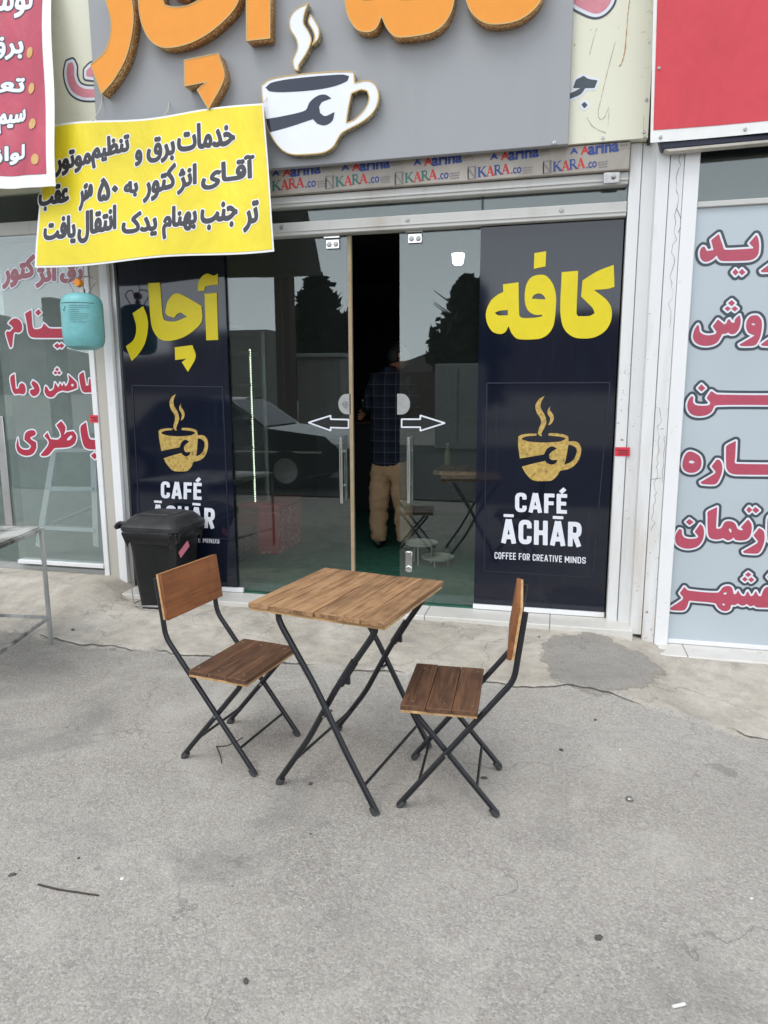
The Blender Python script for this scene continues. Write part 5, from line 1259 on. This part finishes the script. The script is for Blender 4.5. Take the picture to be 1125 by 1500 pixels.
def ottoman():
    Mx, Rx, Lx = [Vector(at(a, b, 2, FC)) for a, b in ((409, 813), (449, 788), (394, 807))]
    u = (Rx-Mx); u = u.normalized()*min(u.length, .62); v = Vector((-u.y, u.x, 0)).normalized()*.42; H = .46
    t = thing('ottoman', 'red box ottoman with patterned side on the green floor inside', 'ottoman', tuple(Mx+u/2+v/2))
    def slab(nm, k0, k1, z0, z1, mat, bv, par):
        A = [Mx+u*a+v*b for a, b in ((k0, k0), (k1, k0), (k1, k1), (k0, k1))]
        return MB().add([(q.x, q.y, FC+z0) for q in A]+[(q.x, q.y, FC+z1) for q in A], [(3, 2, 1, 0), (4, 5, 6, 7), (0, 1, 5, 4), (1, 2, 6, 5), (2, 3, 7, 6), (3, 0, 4, 7)]).build(nm, mat, par, bv, 3)
    slab('base', 0, 1, .0, H-.07, M['damask'], .012, t); slab('cushion', -.015, 1.015, H-.069, H, M['redvinyl'], .025, t)
    A, B = Mx-v.normalized()*.0, Mx+v
    MB().bar((A.x, A.y, FC+.2), (B.x, B.y, FC+.2), .006, .34).build('end_panel', M['redvinyl'], t)
ottoman()
def pendant():
    y = 1.5; p = at(671, 380, 1, y); r = (at(680, 380, 1, y)[0]-at(662, 380, 1, y)[0])/2; h = at(671, 372, 1, y)[2]-at(671, 388, 1, y)[2]
    t = thing('pendant_lamp', 'small lit white pendant lamp behind the right glass door', 'lamp', (p[0], y, p[2]-h/2))
    MB().lathe([(0, -h*.5), (r*.6, -h*.48), (r*.85, -h*.3), (r, h*.5), (0, h*.5)], tuple(p), 28).build('lamp_shade', M['lamp'], t)
    MB().tube([(p[0], y, p[2]+h*.5), (p[0], y, 2.998)], .004, 6).lathe([(.02, 0), (.012, .04), (0, .04)], (p[0], y, p[2]+h*.5), 16).build('cord', M['bin'], t)
pendant()
def bottle():
    x, y, z = -1.0, 2.02, FC+.752
    t = thing('bottle', 'pale glass bottle on the dim table behind the right glass door', 'bottle', (x, y, z))
    MB().lathe([(0, 0), (.034, 0), (.036, .006), (.036, .10), (.030, .13), (.014, .16), (.013, .19), (0, .19)], (x, y, z), 20).build('body', M['bottle'], t)
    MB().lathe([(0, .021), (.015, .021), (.015, 0), (0, 0)], (x, y, z+.1905), 16).build('cap', M['ink_gold'], t)
bottle()
def trays():
    c = at(628, 822, 2, FC); t = thing('tray_stand', 'low stand of two round pale trays on the floor behind the right glass door', 'stand', tuple(c))
    def tray(px, py, z):
        q = at(px, py, 2, FC+z); MB().lathe([(0, 0), (.10, 0), (.135, .012), (.14, .026), (.132, .024), (.1, .008), (0, .008)], tuple(q), 32).build('tray', M['steelwhite'], t); return Vector(q)
    a = tray(641, 819, .05); b = tray(617, 798, .16)
    lg = MB()
    for q, h in ((a, .05), (b, .16)):
        for k in range(3):
            an = 2.1*k+.4; lg.tube([(q.x+.09*math.cos(an), q.y+.09*math.sin(an), FC), (q.x+.09*math.cos(an), q.y+.09*math.sin(an), FC+h-.0005)], .006, 6)
    lg.build('leg', M['steelwhite'], t)
trays()
def counter():
    t = thing('bar_counter', 'dark counter deep inside the cafe behind the standing man', 'counter', (-1.6, 3.9, FC))
    box('front', M['fridge'], t, -2.9, 3.7, FC+.001, -.4, 4.2, FC+1.05); box('counter_top', M['seat_wood'], t, -2.95, 3.62, FC+1.051, -.35, 4.25, FC+1.09, bevel=.004)
    box('splashback', M['wall_dark'], t, -2.9, 4.9, FC+1.4, -.6, 5.1, FC+1.45)
counter()

# ladder inside the left shop
def ladder():
    y = .28; P = lambda a, b, yy=y: tuple(at(a, b, 1, yy)); t = thing('step_ladder', 'pale step ladder leaning inside the left shop window', 'ladder', tuple(at(60, 800, 1, y)))
    m_ = MB(); m_.bar(P(84, 640), P(57, 800), .03, .05); m_.bar(P(137, 640), P(142, 800), .03, .05); m_.build('rail', M['acryl_white'], t)
    m_ = MB()
    for a, b in (((82, 659), (137, 659)), ((75, 715), (139, 716)), ((64, 772), (141, 776))): m_.bar(P(*a), P(*b), .06, .03)
    m_.build('rung', M['acryl_white'], t)
    m_ = MB(); m_.bar(P(66, 772), P(138, 742, 1.0), .02, .02); m_.build('brace', M['acryl_white'], t)
ladder()

# ---- the man in the doorway
def skinmesh(chains, subdiv=2):
    """chains: list of [(x,y,z,rx,ry)...]; joined where a chain starts on an existing point"""
    vs = []; es = []; rad = []
    def idx(p):
        for i, q in enumerate(vs):
            if (Vector(q)-Vector(p)).length < 1e-4: return i
        vs.append(tuple(p)); return len(vs)-1
    for ch in chains:
        prev = None
        for x, y, z, a, b in ch:
            i = idx((x, y, z))
            if i == len(rad): rad.append((a, b))
            if prev is not None: es.append((prev, i))
            prev = i
    me = bpy.data.meshes.new('sk'); me.from_pydata(vs, es, []); o = bpy.data.objects.new('sk', me); COL.objects.link(o)
    md = o.modifiers.new('s', 'SKIN'); md.use_smooth_shade = True
    for i, r_ in enumerate(rad): me.skin_vertices[0].data[i].radius = r_
    me.skin_vertices[0].data[0].use_root = True
    if subdiv: s_ = o.modifiers.new('u', 'SUBSURF'); s_.levels = subdiv; s_.render_levels = subdiv
    out = bpy.data.meshes.new_from_object(o.evaluated_get(bpy.context.evaluated_depsgraph_get())); bpy.data.objects.remove(o); bpy.data.meshes.remove(me); return out
def wrinkle(me, amp, freq, seed=0):
    from mathutils import noise as mn
    me.update(); ns = [v.normal.copy() for v in me.vertices]
    for v, n_ in zip(me.vertices, ns):
        v.co += n_*amp*mn.noise(Vector((v.co.x*freq*.6, v.co.y*freq*.6, v.co.z*freq*1.6+seed)))
def person():
    y = 1.66; P = lambda a, b, dy=0: tuple(at(567+(a-567)*1.16+4, b, 1, y+dy))
    zfl = FC; base = at(567, 803, 2, FC)
    t = thing('person', 'man in dark plaid shirt and khaki trousers standing in the doorway with his back turned', 'person', (base[0], y, FC))
    hip = Vector(P(567, 676)); chest = Vector(P(566, 590)); sh = Vector(P(567, 552)); nk = Vector(P(572, 540, .02)); hd = Vector(P(577, 522, .03)); top = Vector(P(577, 509, .03))
    hl, hr = Vector(P(558, 692)), Vector(P(579, 692)); kl, kr = Vector(P(553, 740, -.02)), Vector(P(583, 740, -.02)); al, ar = Vector(P(553, 790)), Vector(P(587, 793))
    al.z = ar.z = FC+.085
    sl, sr = Vector(P(549, 553)), Vector(P(589, 555)); el, er = Vector(P(541, 590, .06)), Vector(P(598, 596, .10)); wl, wr = Vector(P(535, 603, .20)), Vector(P(592, 612, .28))
    v5 = lambda v, a, b=None: (v.x, v.y, v.z, a, b or a)
    # skin: one continuous figure; hands with five fingers each
    ch = [[v5(hip, .115, .085), v5(hip.lerp(chest, .5), .10, .075), v5(chest, .11, .078), v5(sh, .09, .062), v5(nk, .052), v5(nk.lerp(hd, .5)+Vector((.0, .0, .005)), .05)],
          [v5(hip, .115, .085), v5(hl, .075), v5(kl, .052), v5(al, .038), v5(al+Vector((-.01, -.02, -.05)), .032), v5(al+Vector((-.01, .12, -.062)), .026)],
          [v5(hip, .115, .085), v5(hr, .075), v5(kr, .052), v5(ar, .038), v5(ar+Vector((.01, -.02, -.05)), .032), v5(ar+Vector((.04, .12, -.062)), .026)]]
    def arm(s_, e_, w_, sgn):
        d = (w_-e_).normalized(); pal = w_+d*.055; c = [[v5(sh, .09, .062), v5(s_, .045), v5(e_, .036), v5(w_, .025, .03), v5(pal, .018, .034)]]
        side = d.cross(Vector((0, 0, 1))).normalized(); upv = side.cross(d)
        for k, (off, ln) in enumerate(((-.026, .062), (-.009, .072), (.009, .068), (.026, .052))):
            r0 = pal+upv*off+d*.018; c.append([v5(pal, .018, .034), v5(r0, .009), v5(r0+d*ln*.5-side*sgn*.012, .0085), v5(r0+d*ln*.8-side*sgn*.036, .0075)])
        th = w_+d*.02+upv*.03; c.append([v5(w_, .025, .03), v5(th, .011), v5(th+d*.03+upv*.012-side*sgn*.015, .010), v5(th+d*.055+upv*.006-side*sgn*.03, .0085)])
        return c
    ch += arm(sl, el, wl, 1)+arm(sr, er, wr, -1)
    me = skinmesh(ch, 1)
    # head joined into the same mesh: skull, jaw, nose, ears, turned to the right
    bm = bmesh.new(); bm.from_mesh(me)
    yaw = Matrix.Rotation(R(-62), 4, 'Z'); tl = Matrix.Rotation(R(12), 4, 'X')
    hm = Matrix.Translation(hd) @ yaw @ tl
    g = bmesh.ops.create_uvsphere(bm, u_segments=28, v_segments=20, radius=1)
    for v in g['verts']:
        c = v.co; x, yy, z = c.x*.077, c.y*.098, c.z*.118      # face towards local +y
        if z < 0: k = 1+z*2.2; x *= k; yy = yy*(1+z*1.2)+(.012 if yy > 0 else -.0)*(-z/.118)
        if yy > .07: nz_ = math.exp(-((x/.014)**2))*math.exp(-(((z+.015)/.026)**2)); yy += .024*nz_
        if yy > .05: yy -= .010*(math.exp(-(((abs(x)-.032)/.016)**2))*math.exp(-(((z-.012)/.014)**2))); yy += .005*math.exp(-((x/.022)**2))*math.exp(-(((z+.055)/.010)**2))
        v.co = hm @ Vector((x, yy, z))
    for s_ in (-1, 1):
        g = bmesh.ops.create_uvsphere(bm, u_segments=10, v_segments=8, radius=1)
        for v in g['verts']: v.co = hm @ Vector((s_*.078+v.co.x*.010, -.004+v.co.y*.019, -.004+v.co.z*.031))
    bm.to_mesh(me); bm.free(); me.polygons.foreach_set('use_smooth', [True]*len(me.polygons)); me.name = 'body'
    link('body', me, M['skin'], t)
    # hair
    bm = bmesh.new(); g = bmesh.ops.create_uvsphere(bm, u_segments=36, v_segments=26, radius=1)
    kill = [v for v in bm.verts if (v.co.y > .35 and v.co.z < .52) or (v.co.z < -.42) or (v.co.z < .15 and v.co.y > -.05)]
    bmesh.ops.delete(bm, geom=kill, context='VERTS')
    from mathutils import noise as mn
    for v in bm.verts: k = 1.06+.05*mn.noise(v.co*6); v.co = hm @ Vector((v.co.x*.077*k, v.co.y*.100*k, v.co.z*.118*k))
    me = bpy.data.meshes.new('hair'); bm.to_mesh(me); bm.free(); me.polygons.foreach_set('use_smooth', [True]*len(me.polygons)); o = link('hair', me, M['hair'], t)
    so = o.modifiers.new('thick', 'SOLIDIFY'); so.thickness = .008; so.offset = 1
    # shirt hanging over the trousers
    hem = hip+Vector((.0, 0, -.075))
    ch = [[v5(hem, .182, .147), v5(hip+Vector((0, 0, .03)), .182, .145), v5(hip.lerp(chest, .5), .182, .14), v5(chest, .192, .14), v5(sh+Vector((0, 0, -.02)), .155, .115), v5(sh.lerp(nk, .6), .082, .075), v5(nk+Vector((0, 0, .012)), .066)],
          [v5(sh+Vector((0, 0, -.02)), .155, .115), v5(sl+Vector((-.0, 0, -.01)), .074), v5(sl.lerp(el, .5), .066), v5(el, .058), v5(el.lerp(wl, .6), .048), v5(el.lerp(wl, .92), .041)],
          [v5(sh+Vector((0, 0, -.02)), .155, .115), v5(sr+Vector((.0, 0, -.01)), .074), v5(sr.lerp(er, .5), .066), v5(er, .058), v5(er.lerp(wr, .6), .048), v5(er.lerp(wr, .92), .041)]]
    me = skinmesh(ch, 2); wrinkle(me, .020, 12); wrinkle(me, .010, 26, 3); me.name = 'shirt'; link('shirt', me, M['plaid'], t)
    ch = [[v5(hip+Vector((0, 0, .13)), .145, .115), v5(hip+Vector((0, 0, .06)), .145, .115), v5(hip, .152, .122)], [v5(hip, .152, .122), v5(hl+Vector((-.015, 0, .0)), .124, .116), v5(hl.lerp(kl, .5), .112, .108), v5(kl, .100, .096), v5(kl.lerp(al, .5), .094, .092), v5(al+Vector((0, 0, .03)), .084, .084), v5(al+Vector((0, 0, -.015)), .066, .072)],
          [v5(hip, .152, .122), v5(hr+Vector((.015, 0, .0)), .124, .116), v5(hr.lerp(kr, .5), .112, .108), v5(kr, .100, .096), v5(kr.lerp(ar, .5), .094, .092), v5(ar+Vector((0, 0, .03)), .084, .084), v5(ar+Vector((0, 0, -.015)), .066, .072)]]
    me = skinmesh(ch, 3); wrinkle(me, .018, 9, 4); wrinkle(me, .010, 24, 1); me.name = 'trousers'; link('trousers', me, M['khaki'], t)
    for a, dx in ((al, -.01), (ar, .04)):
        me = skinmesh([[(a.x, a.y-.05, FC+.045, .042, .045), (a.x+dx*.4, a.y+.03, FC+.042, .042, .042), (a.x+dx, a.y+.13, FC+.034, .045, .034), (a.x+dx*1.3, a.y+.19, FC+.028, .03, .026)]], 2); me.name = 'shoe'; link('shoe', me, M['shoe'], t)
    # a glass in his left hand
    g_ = wl+Vector((-.02, .08, .02))
    gt = thing('drinking_glass', 'clear glass held in the hand of the standing man', 'glass', tuple(g_)); MB().lathe([(0, 0), (.026, 0), (.032, .10), (.030, .10), (.024, .006), (0, .006)], tuple(g_), 20).build('tumbler', M['glass_hazed'], gt)
person()

# ================================================================== ACROSS THE ROAD (seen mirrored in the glass)
def tree(label, px, py, Y, w_px, trunk_h, seed):
    x, yy, ztop = mir(px, py, Y); rad = w_px/2*(Y+CAMD)/FPX*1.85; rnd = random.Random(seed)
    t = thing('tree', label, 'tree', (x, yy, 0)); H = ztop
    tr = MB(); tr.tube([(x, yy, -.1), (x+.1, yy, H*.35), (x-.05, yy, H*.85)], [.22, .16, .04], 10)
    limbs = []
    for k in range(14):
        z = H*(.25+.6*rnd.random()); a = rnd.random()*6.28; e = (x+math.cos(a)*rad*.7, yy+math.sin(a)*rad*.7, z+H*.12); tr.tube([(x, yy, z), ((x+e[0])/2, (yy+e[1])/2, z+.15), e], [.07, .04, .015], 6); limbs.append(e)
    tr.build('trunk', M['bark'], t)
    lf = MB()
    for c in range(230):
        z = H*(.16+.84*rnd.random()**.8); k = (z/H-.16)/.84; rr = rad*max(.10, (.75+.25*math.sin(k*9+seed))*(1-.86*k**1.6))*(.35+.75*math.sqrt(rnd.random())); a = rnd.random()*6.28
        cx_, cy_ = x+rr*math.cos(a), yy+rr*math.sin(a); cr = rad*.20*(.6+.8*rnd.random())
        for q in range(22):
            d = Vector((rnd.gauss(0, 1), rnd.gauss(0, 1), rnd.gauss(0, 1))).normalized()*cr*rnd.random()**.4; s_ = .13+.2*rnd.random()
            u = Vector((rnd.gauss(0, 1), rnd.gauss(0, 1), rnd.gauss(0, 1))).normalized(); v = u.orthogonal().normalized(); p = Vector((cx_, cy_, z))+d
            lf.add([p-u*s_, p+v*s_*.6, p+u*s_, p-v*s_*.6], [(0, 1, 2, 3)])
    me = bpy.data.meshes.new('crown'); me.from_pydata(lf.v, [], lf.f); link('crown', me, M['leaf'], t)
tree('dark conifer like tree mirrored in the left glass door, leftmost of the trees', 462, 412, 30, 66, 2, 1)
tree('dark low tree mirrored at the edge of the left glass door beside the opening', 506, 466, 34, 46, 2, 2)
tree('broad dark tree mirrored in the right glass door', 688, 418, 30, 78, 2, 3)
tree('bushy tree mirrored low behind the pale cabinets', 648, 500, 38, 22, 2, 5)
def road():
    t_ = MB().add([(-90, -15, .022), (90, -15, .022), (90, -5.1, .022), (-90, -5.1, .022)], [(0, 1, 2, 3)]).build('road', plain('dark_road_asphalt', (.055, .055, .056, 1), .9, var=.2, scale=1.2))
    tag(t_, kind='structure')
road()
def hills():
    xs = np.linspace(-700, 500, 160); me = bpy.data.meshes.new('hill'); vs = []
    for j, yy in enumerate((-330, -380, -450)):
        for x in xs:
            h = (34+13*math.sin(x*.011+.6)+7*math.sin(x*.031+2)+2*math.sin(x*.09)+20*sstep(-330, -520, x))*(0, .75, 1)[j]; vs.append((x, yy+12*math.sin(x*.02), h-(2 if j == 0 else 0)))
    n = len(xs); me.from_pydata(vs, [], [(j*n+i, j*n+i+1, (j+1)*n+i+1, (j+1)*n+i) for j in range(2) for i in range(n-1)]); me.polygons.foreach_set('use_smooth', [True]*len(me.polygons)); tag(link('hill', me, M['hill']), kind='structure')
hills()
def mbox(name, label, cat, px0, py0, px1, py1, Y, depth, mat, cap=None):
    x0, yy, z1 = mir(px0, py0, Y); x1, _, z0 = mir(px1, py1, Y); z0 = min(z0, 0)
    t = thing(name, label, cat, ((x0+x1)/2, yy-depth/2, z0)); box('body', mat, t, x0, yy-depth, z0, x1, yy, z1, bevel=.02)
    if cap: box('roof', cap, t, x0-.12, yy-depth-.1, z1+.002, x1+.12, yy+.15, z1+.12, bevel=.02)
    m_ = MB(); xm = (x0+x1)/2; m_.box(xm-.012, yy+.001, z0+.2, xm+.012, yy+.012, z1-.1); m_.build('door_seam', M['ink_grey'], t)
    return t
mbox('kiosk', 'grey kiosk with flat overhanging roof mirrored in the left glass door', 'kiosk', 434, 524, 500, 640, 17, 2.4, M['facade'], M['cab'])
mbox('utility_cabinet', 'pale green double door cabinet mirrored in the right glass door', 'cabinet', 637, 533, 705, 600, 14, 1.0, M['cab'])
mbox('gate_pillar', 'tall brown rendered pillar mirrored in the left glass door', 'pillar', 399, 372, 428, 640, 16, .5, M['brickdark'])
mbox('palm_stump', 'tall brown stump mirrored in the left shop window behind the cylinder', 'stump', 62, 436, 92, 622, 12, .5, M['brickdark'])
mbox('shed', 'low grey wall shed mirrored behind the display fridge', 'shed', 250, 486, 396, 640, 24, 3, M['facade'])
mbox('brick_wall', 'brown brick wall mirrored low in the right glass door', 'wall', 560, 545, 640, 640, 26, .4, M['brickdark'])
def car():
    x1, yy, _ = mir(497, 640, 5.6); L = 4.3; x0 = x1-L; yc = yy-.85; g_ = 0
    t = thing('parked_car', 'black parked saloon car mirrored in the left glass door', 'car', ((x0+x1)/2, yc, 0))
    def body(prof, hw, nm, mat, top=1.0):
        n = len(prof); vs = []
        for s_, k in ((-1, .93), (-1, 1), (1, 1), (1, .93)):
            for px_, z in prof: vs.append((x0+px_, yc+s_*hw*(1 if abs(k) == 1 else 1.0)*(1-.22*max(0, (z-.85)/.6)), z)) if abs(k) == 1 else vs.append((x0+px_, yc+s_*hw*.96*(1-.22*max(0, (z-.85)/.6)), z))
        fs = [(r_*n+i, r_*n+(i+1) % n, (r_+1)*n+(i+1) % n, (r_+1)*n+i) for r_ in range(3) for i in range(n)]+[tuple(range(n)), tuple(reversed(range(3*n, 4*n)))]
        return MB().add(vs, fs).build(nm, mat, t, .03, 3)
    body([(.05, .35), (.0, .6), (.06, .88), (.75, .95), (1.15, 1.38), (1.6, 1.46), (2.4, 1.44), (3.05, .98), (4.05, .86), (4.28, .66), (4.28, .32), (3.9, .25), (.5, .25)], .85, 'body', M['car'])
    for s_ in (-1, 1):
        yq = yc+s_*.80
        for q in ([(1.02, 1.0), (1.28, 1.36), (1.78, 1.40), (1.78, 1.0)], [(1.84, 1.0), (1.84, 1.40), (2.36, 1.38), (2.85, 1.0)]):
            MB().add([(x0+a, yc+s_*(.852*(1-.22*max(0, (z-.85)/.6))+.004), z) for a, z in q], [(0, 1, 2, 3)]).build('window', M['acryl_navy'], t)
        for cx_ in (.82, 3.42):
            wv = MB().lathe([(.20, -.10), (.31, -.10), (.325, -.06), (.325, .06), (.31, .10), (.20, .10)], (x0+cx_, yc+s_*.80, .325), 28, 'Y').build('wheel', M['tyre'], t)
            MB().lathe([(0, -.03), (.08, -.02), (.2, .01)], (x0+cx_, yc+s_*.88, .325), 20, 'Y').build('rim', M['zinc'], wv)
        MB().box(x0+4.18, yc+s_*.5, .62, x0+4.295, yc+s_*.8, .76).build('headlight', M['acryl_white'], t, .02)
    MB().add([(x0+2.44, yc-.62, 1.415), (x0+2.44, yc+.62, 1.415), (x0+3.03, yc+.74, 1.005), (x0+3.03, yc-.74, 1.005)], [(0, 1, 2, 3)]).build('windscreen', M['acryl_navy'], t)
    MB().box(x0+.3, yc+.856, .60, x1-.3, yc+.866, .63).build('trim_strip', M['chrome'], t)
car()

# ================================================================== LITTER ON THE GROUND
def G(a, b): p = at(a, b, 2, 0); z = ground_z(p[0], p[1]); p = at(a, b, 2, z); return Vector((p[0], p[1], ground_z(p[0], p[1])))
def twig(pts, r, lab):
    P = [G(*p)+Vector((0, 0, r*.9)) for p in pts]; t = thing('twig', lab, 'twig', tuple(P[0]))
    MB().tube(bez(P, 4), [r*(1-.35*i/(len(P)*4)) for i in range((len(P)-1)*4+1)], 6).build('stick', M['twig'], t); return t
twig([(56, 1297), (85, 1304), (118, 1309), (145, 1313)], .0034, 'long dark straight twig lying alone on the asphalt at lower left')
t_ = twig([(316, 1094), (332, 1093), (345, 1087), (356, 1081)], .0024, 'thin forked dry twig under the left wooden chair')
P = [G(*p)+Vector((0, 0, .003)) for p in ((317, 1094), (322, 1106), (325, 1119))]; MB().tube(bez(P, 4), .0025, 6).build('side_shoot', M['twig'], t_)
def pebble(a, b, r, mat, lab, nm='pebble', cat='pebble', flat_=.5, seed=0):
    from mathutils import noise as mn
    r *= .8; c = G(a, b); bm = bmesh.new(); bmesh.ops.create_icosphere(bm, subdivisions=3, radius=1)
    for v in bm.verts: k = 1+.35*mn.noise(v.co*1.7+Vector((seed, 0, 0))); v.co = Vector((v.co.x*r*k*1.2, v.co.y*r*k*.85, v.co.z*r*flat_*k))
    me = bpy.data.meshes.new(nm); bm.to_mesh(me); bm.free(); me.polygons.foreach_set('use_smooth', [True]*len(me.polygons))
    o = link(nm, me, mat); o.location = (c.x, c.y, c.z+r*flat_*.55); o.rotation_euler.z = seed*1.7; return tag(o, lab, cat)
for k, (a, b, r, lab) in enumerate([(455, 1149, .011, 'dark pebble between the front feet of the table'), (709, 1140, .014, 'flat dark stone beside the rear foot of the right chair'), (115, 1258, .007, 'small dark pebble above the long twig at lower left'), (18, 1282, .012, 'dark flat stone near the left edge left of the long twig'),
                                    (360, 1438, .010, 'dark pebble on the lower asphalt left of centre'), (877, 1374, .014, 'dark flat stone on the lower asphalt at right'), (105, 903, .016, 'flat dark spot of stone on the concrete before the left shop'), (455, 1222, .005, 'tiny pebble below the table on open asphalt'),
                                    (822, 1099, .010, 'dark crumb on the asphalt right of the right chair'), (872, 1055, .009, 'dark stone near the mended patch of the pavement'), (790, 932, .008, 'crumb of concrete by the pillar foot')]):
    pebble(a, b, r, M['stone'], lab, seed=k+1, flat_=.35 if r > .011 else .6)
c = G(922, 1172); t_ = thing('metal_disc', 'round metal cap lying on the asphalt at right', 'cap', tuple(c))
MB().lathe([(0, .012), (.010, .012), (.0135, .009), (.015, 0), (.0125, 0), (.0, .002)], (c.x, c.y, c.z+.001), 24).build('disc', M['steel'], t_)
a_, b_ = G(985, 1477), G(1003, 1473); t_ = thing('cigarette_butt', 'white cigarette butt on the asphalt at lower right', 'cigarette butt', tuple(a_))
MB().tube([a_+Vector((0, 0, .0045)), b_+Vector((0, 0, .0045))], .0042, 10).build('stub', M['paper'], t_)
for k, (a, b, r, lab) in enumerate([(179, 1287, .009, 'scrap of white paper near the long twig'), (1101, 1316, .006, 'tiny white scrap at the right edge of the asphalt'), (908, 1098, .007, 'small pale scrap on the asphalt below the mended patch'), (866, 917, .010, 'small white chip on the pavement beside the pillar foot')]):
    pebble(a, b, r, M['paper'], lab, 'paper_scrap', 'scrap', .18, k+3)

def grit():
    rnd = random.Random(21); from mathutils import noise as mn
    m_ = MB()
    while len(m_.v) < 4*1500:
        y = rnd.choice((rnd.uniform(-3.3, -.3), -1.0+rnd.gauss(0, .22), rnd.uniform(-.5, -.26))); x = rnd.uniform(-3.6, 1.6)
        if -.24 < y: continue
        if mn.noise(Vector((x*1.6, y*1.6, 5))) < rnd.uniform(-.35, .35): continue
        r = .0012+.0032*rnd.random()**3; z = ground_z(x, y)+.006*(0 if y < crack_y(x) else 1)+r*.3; a = rnd.random()*6.28
        c = Vector((x, y, z)); u = Vector((math.cos(a), math.sin(a), 0))*r; v = Vector((-math.sin(a), math.cos(a), 0))*r*.8
        m_.add([c+u, c-u*.5+v, c-u*.6-v, c+Vector((0, 0, r*.9))], [(0, 1, 3), (1, 2, 3), (2, 0, 3), (2, 1, 0)])
    o = m_.build('grit', plain('grit_crumbs', (.21, .20, .185, 1), .95, var=.5, scale=3)); tag(o, 'fine crumbs of stone scattered over the paving', 'grit', kind='stuff')
grit()
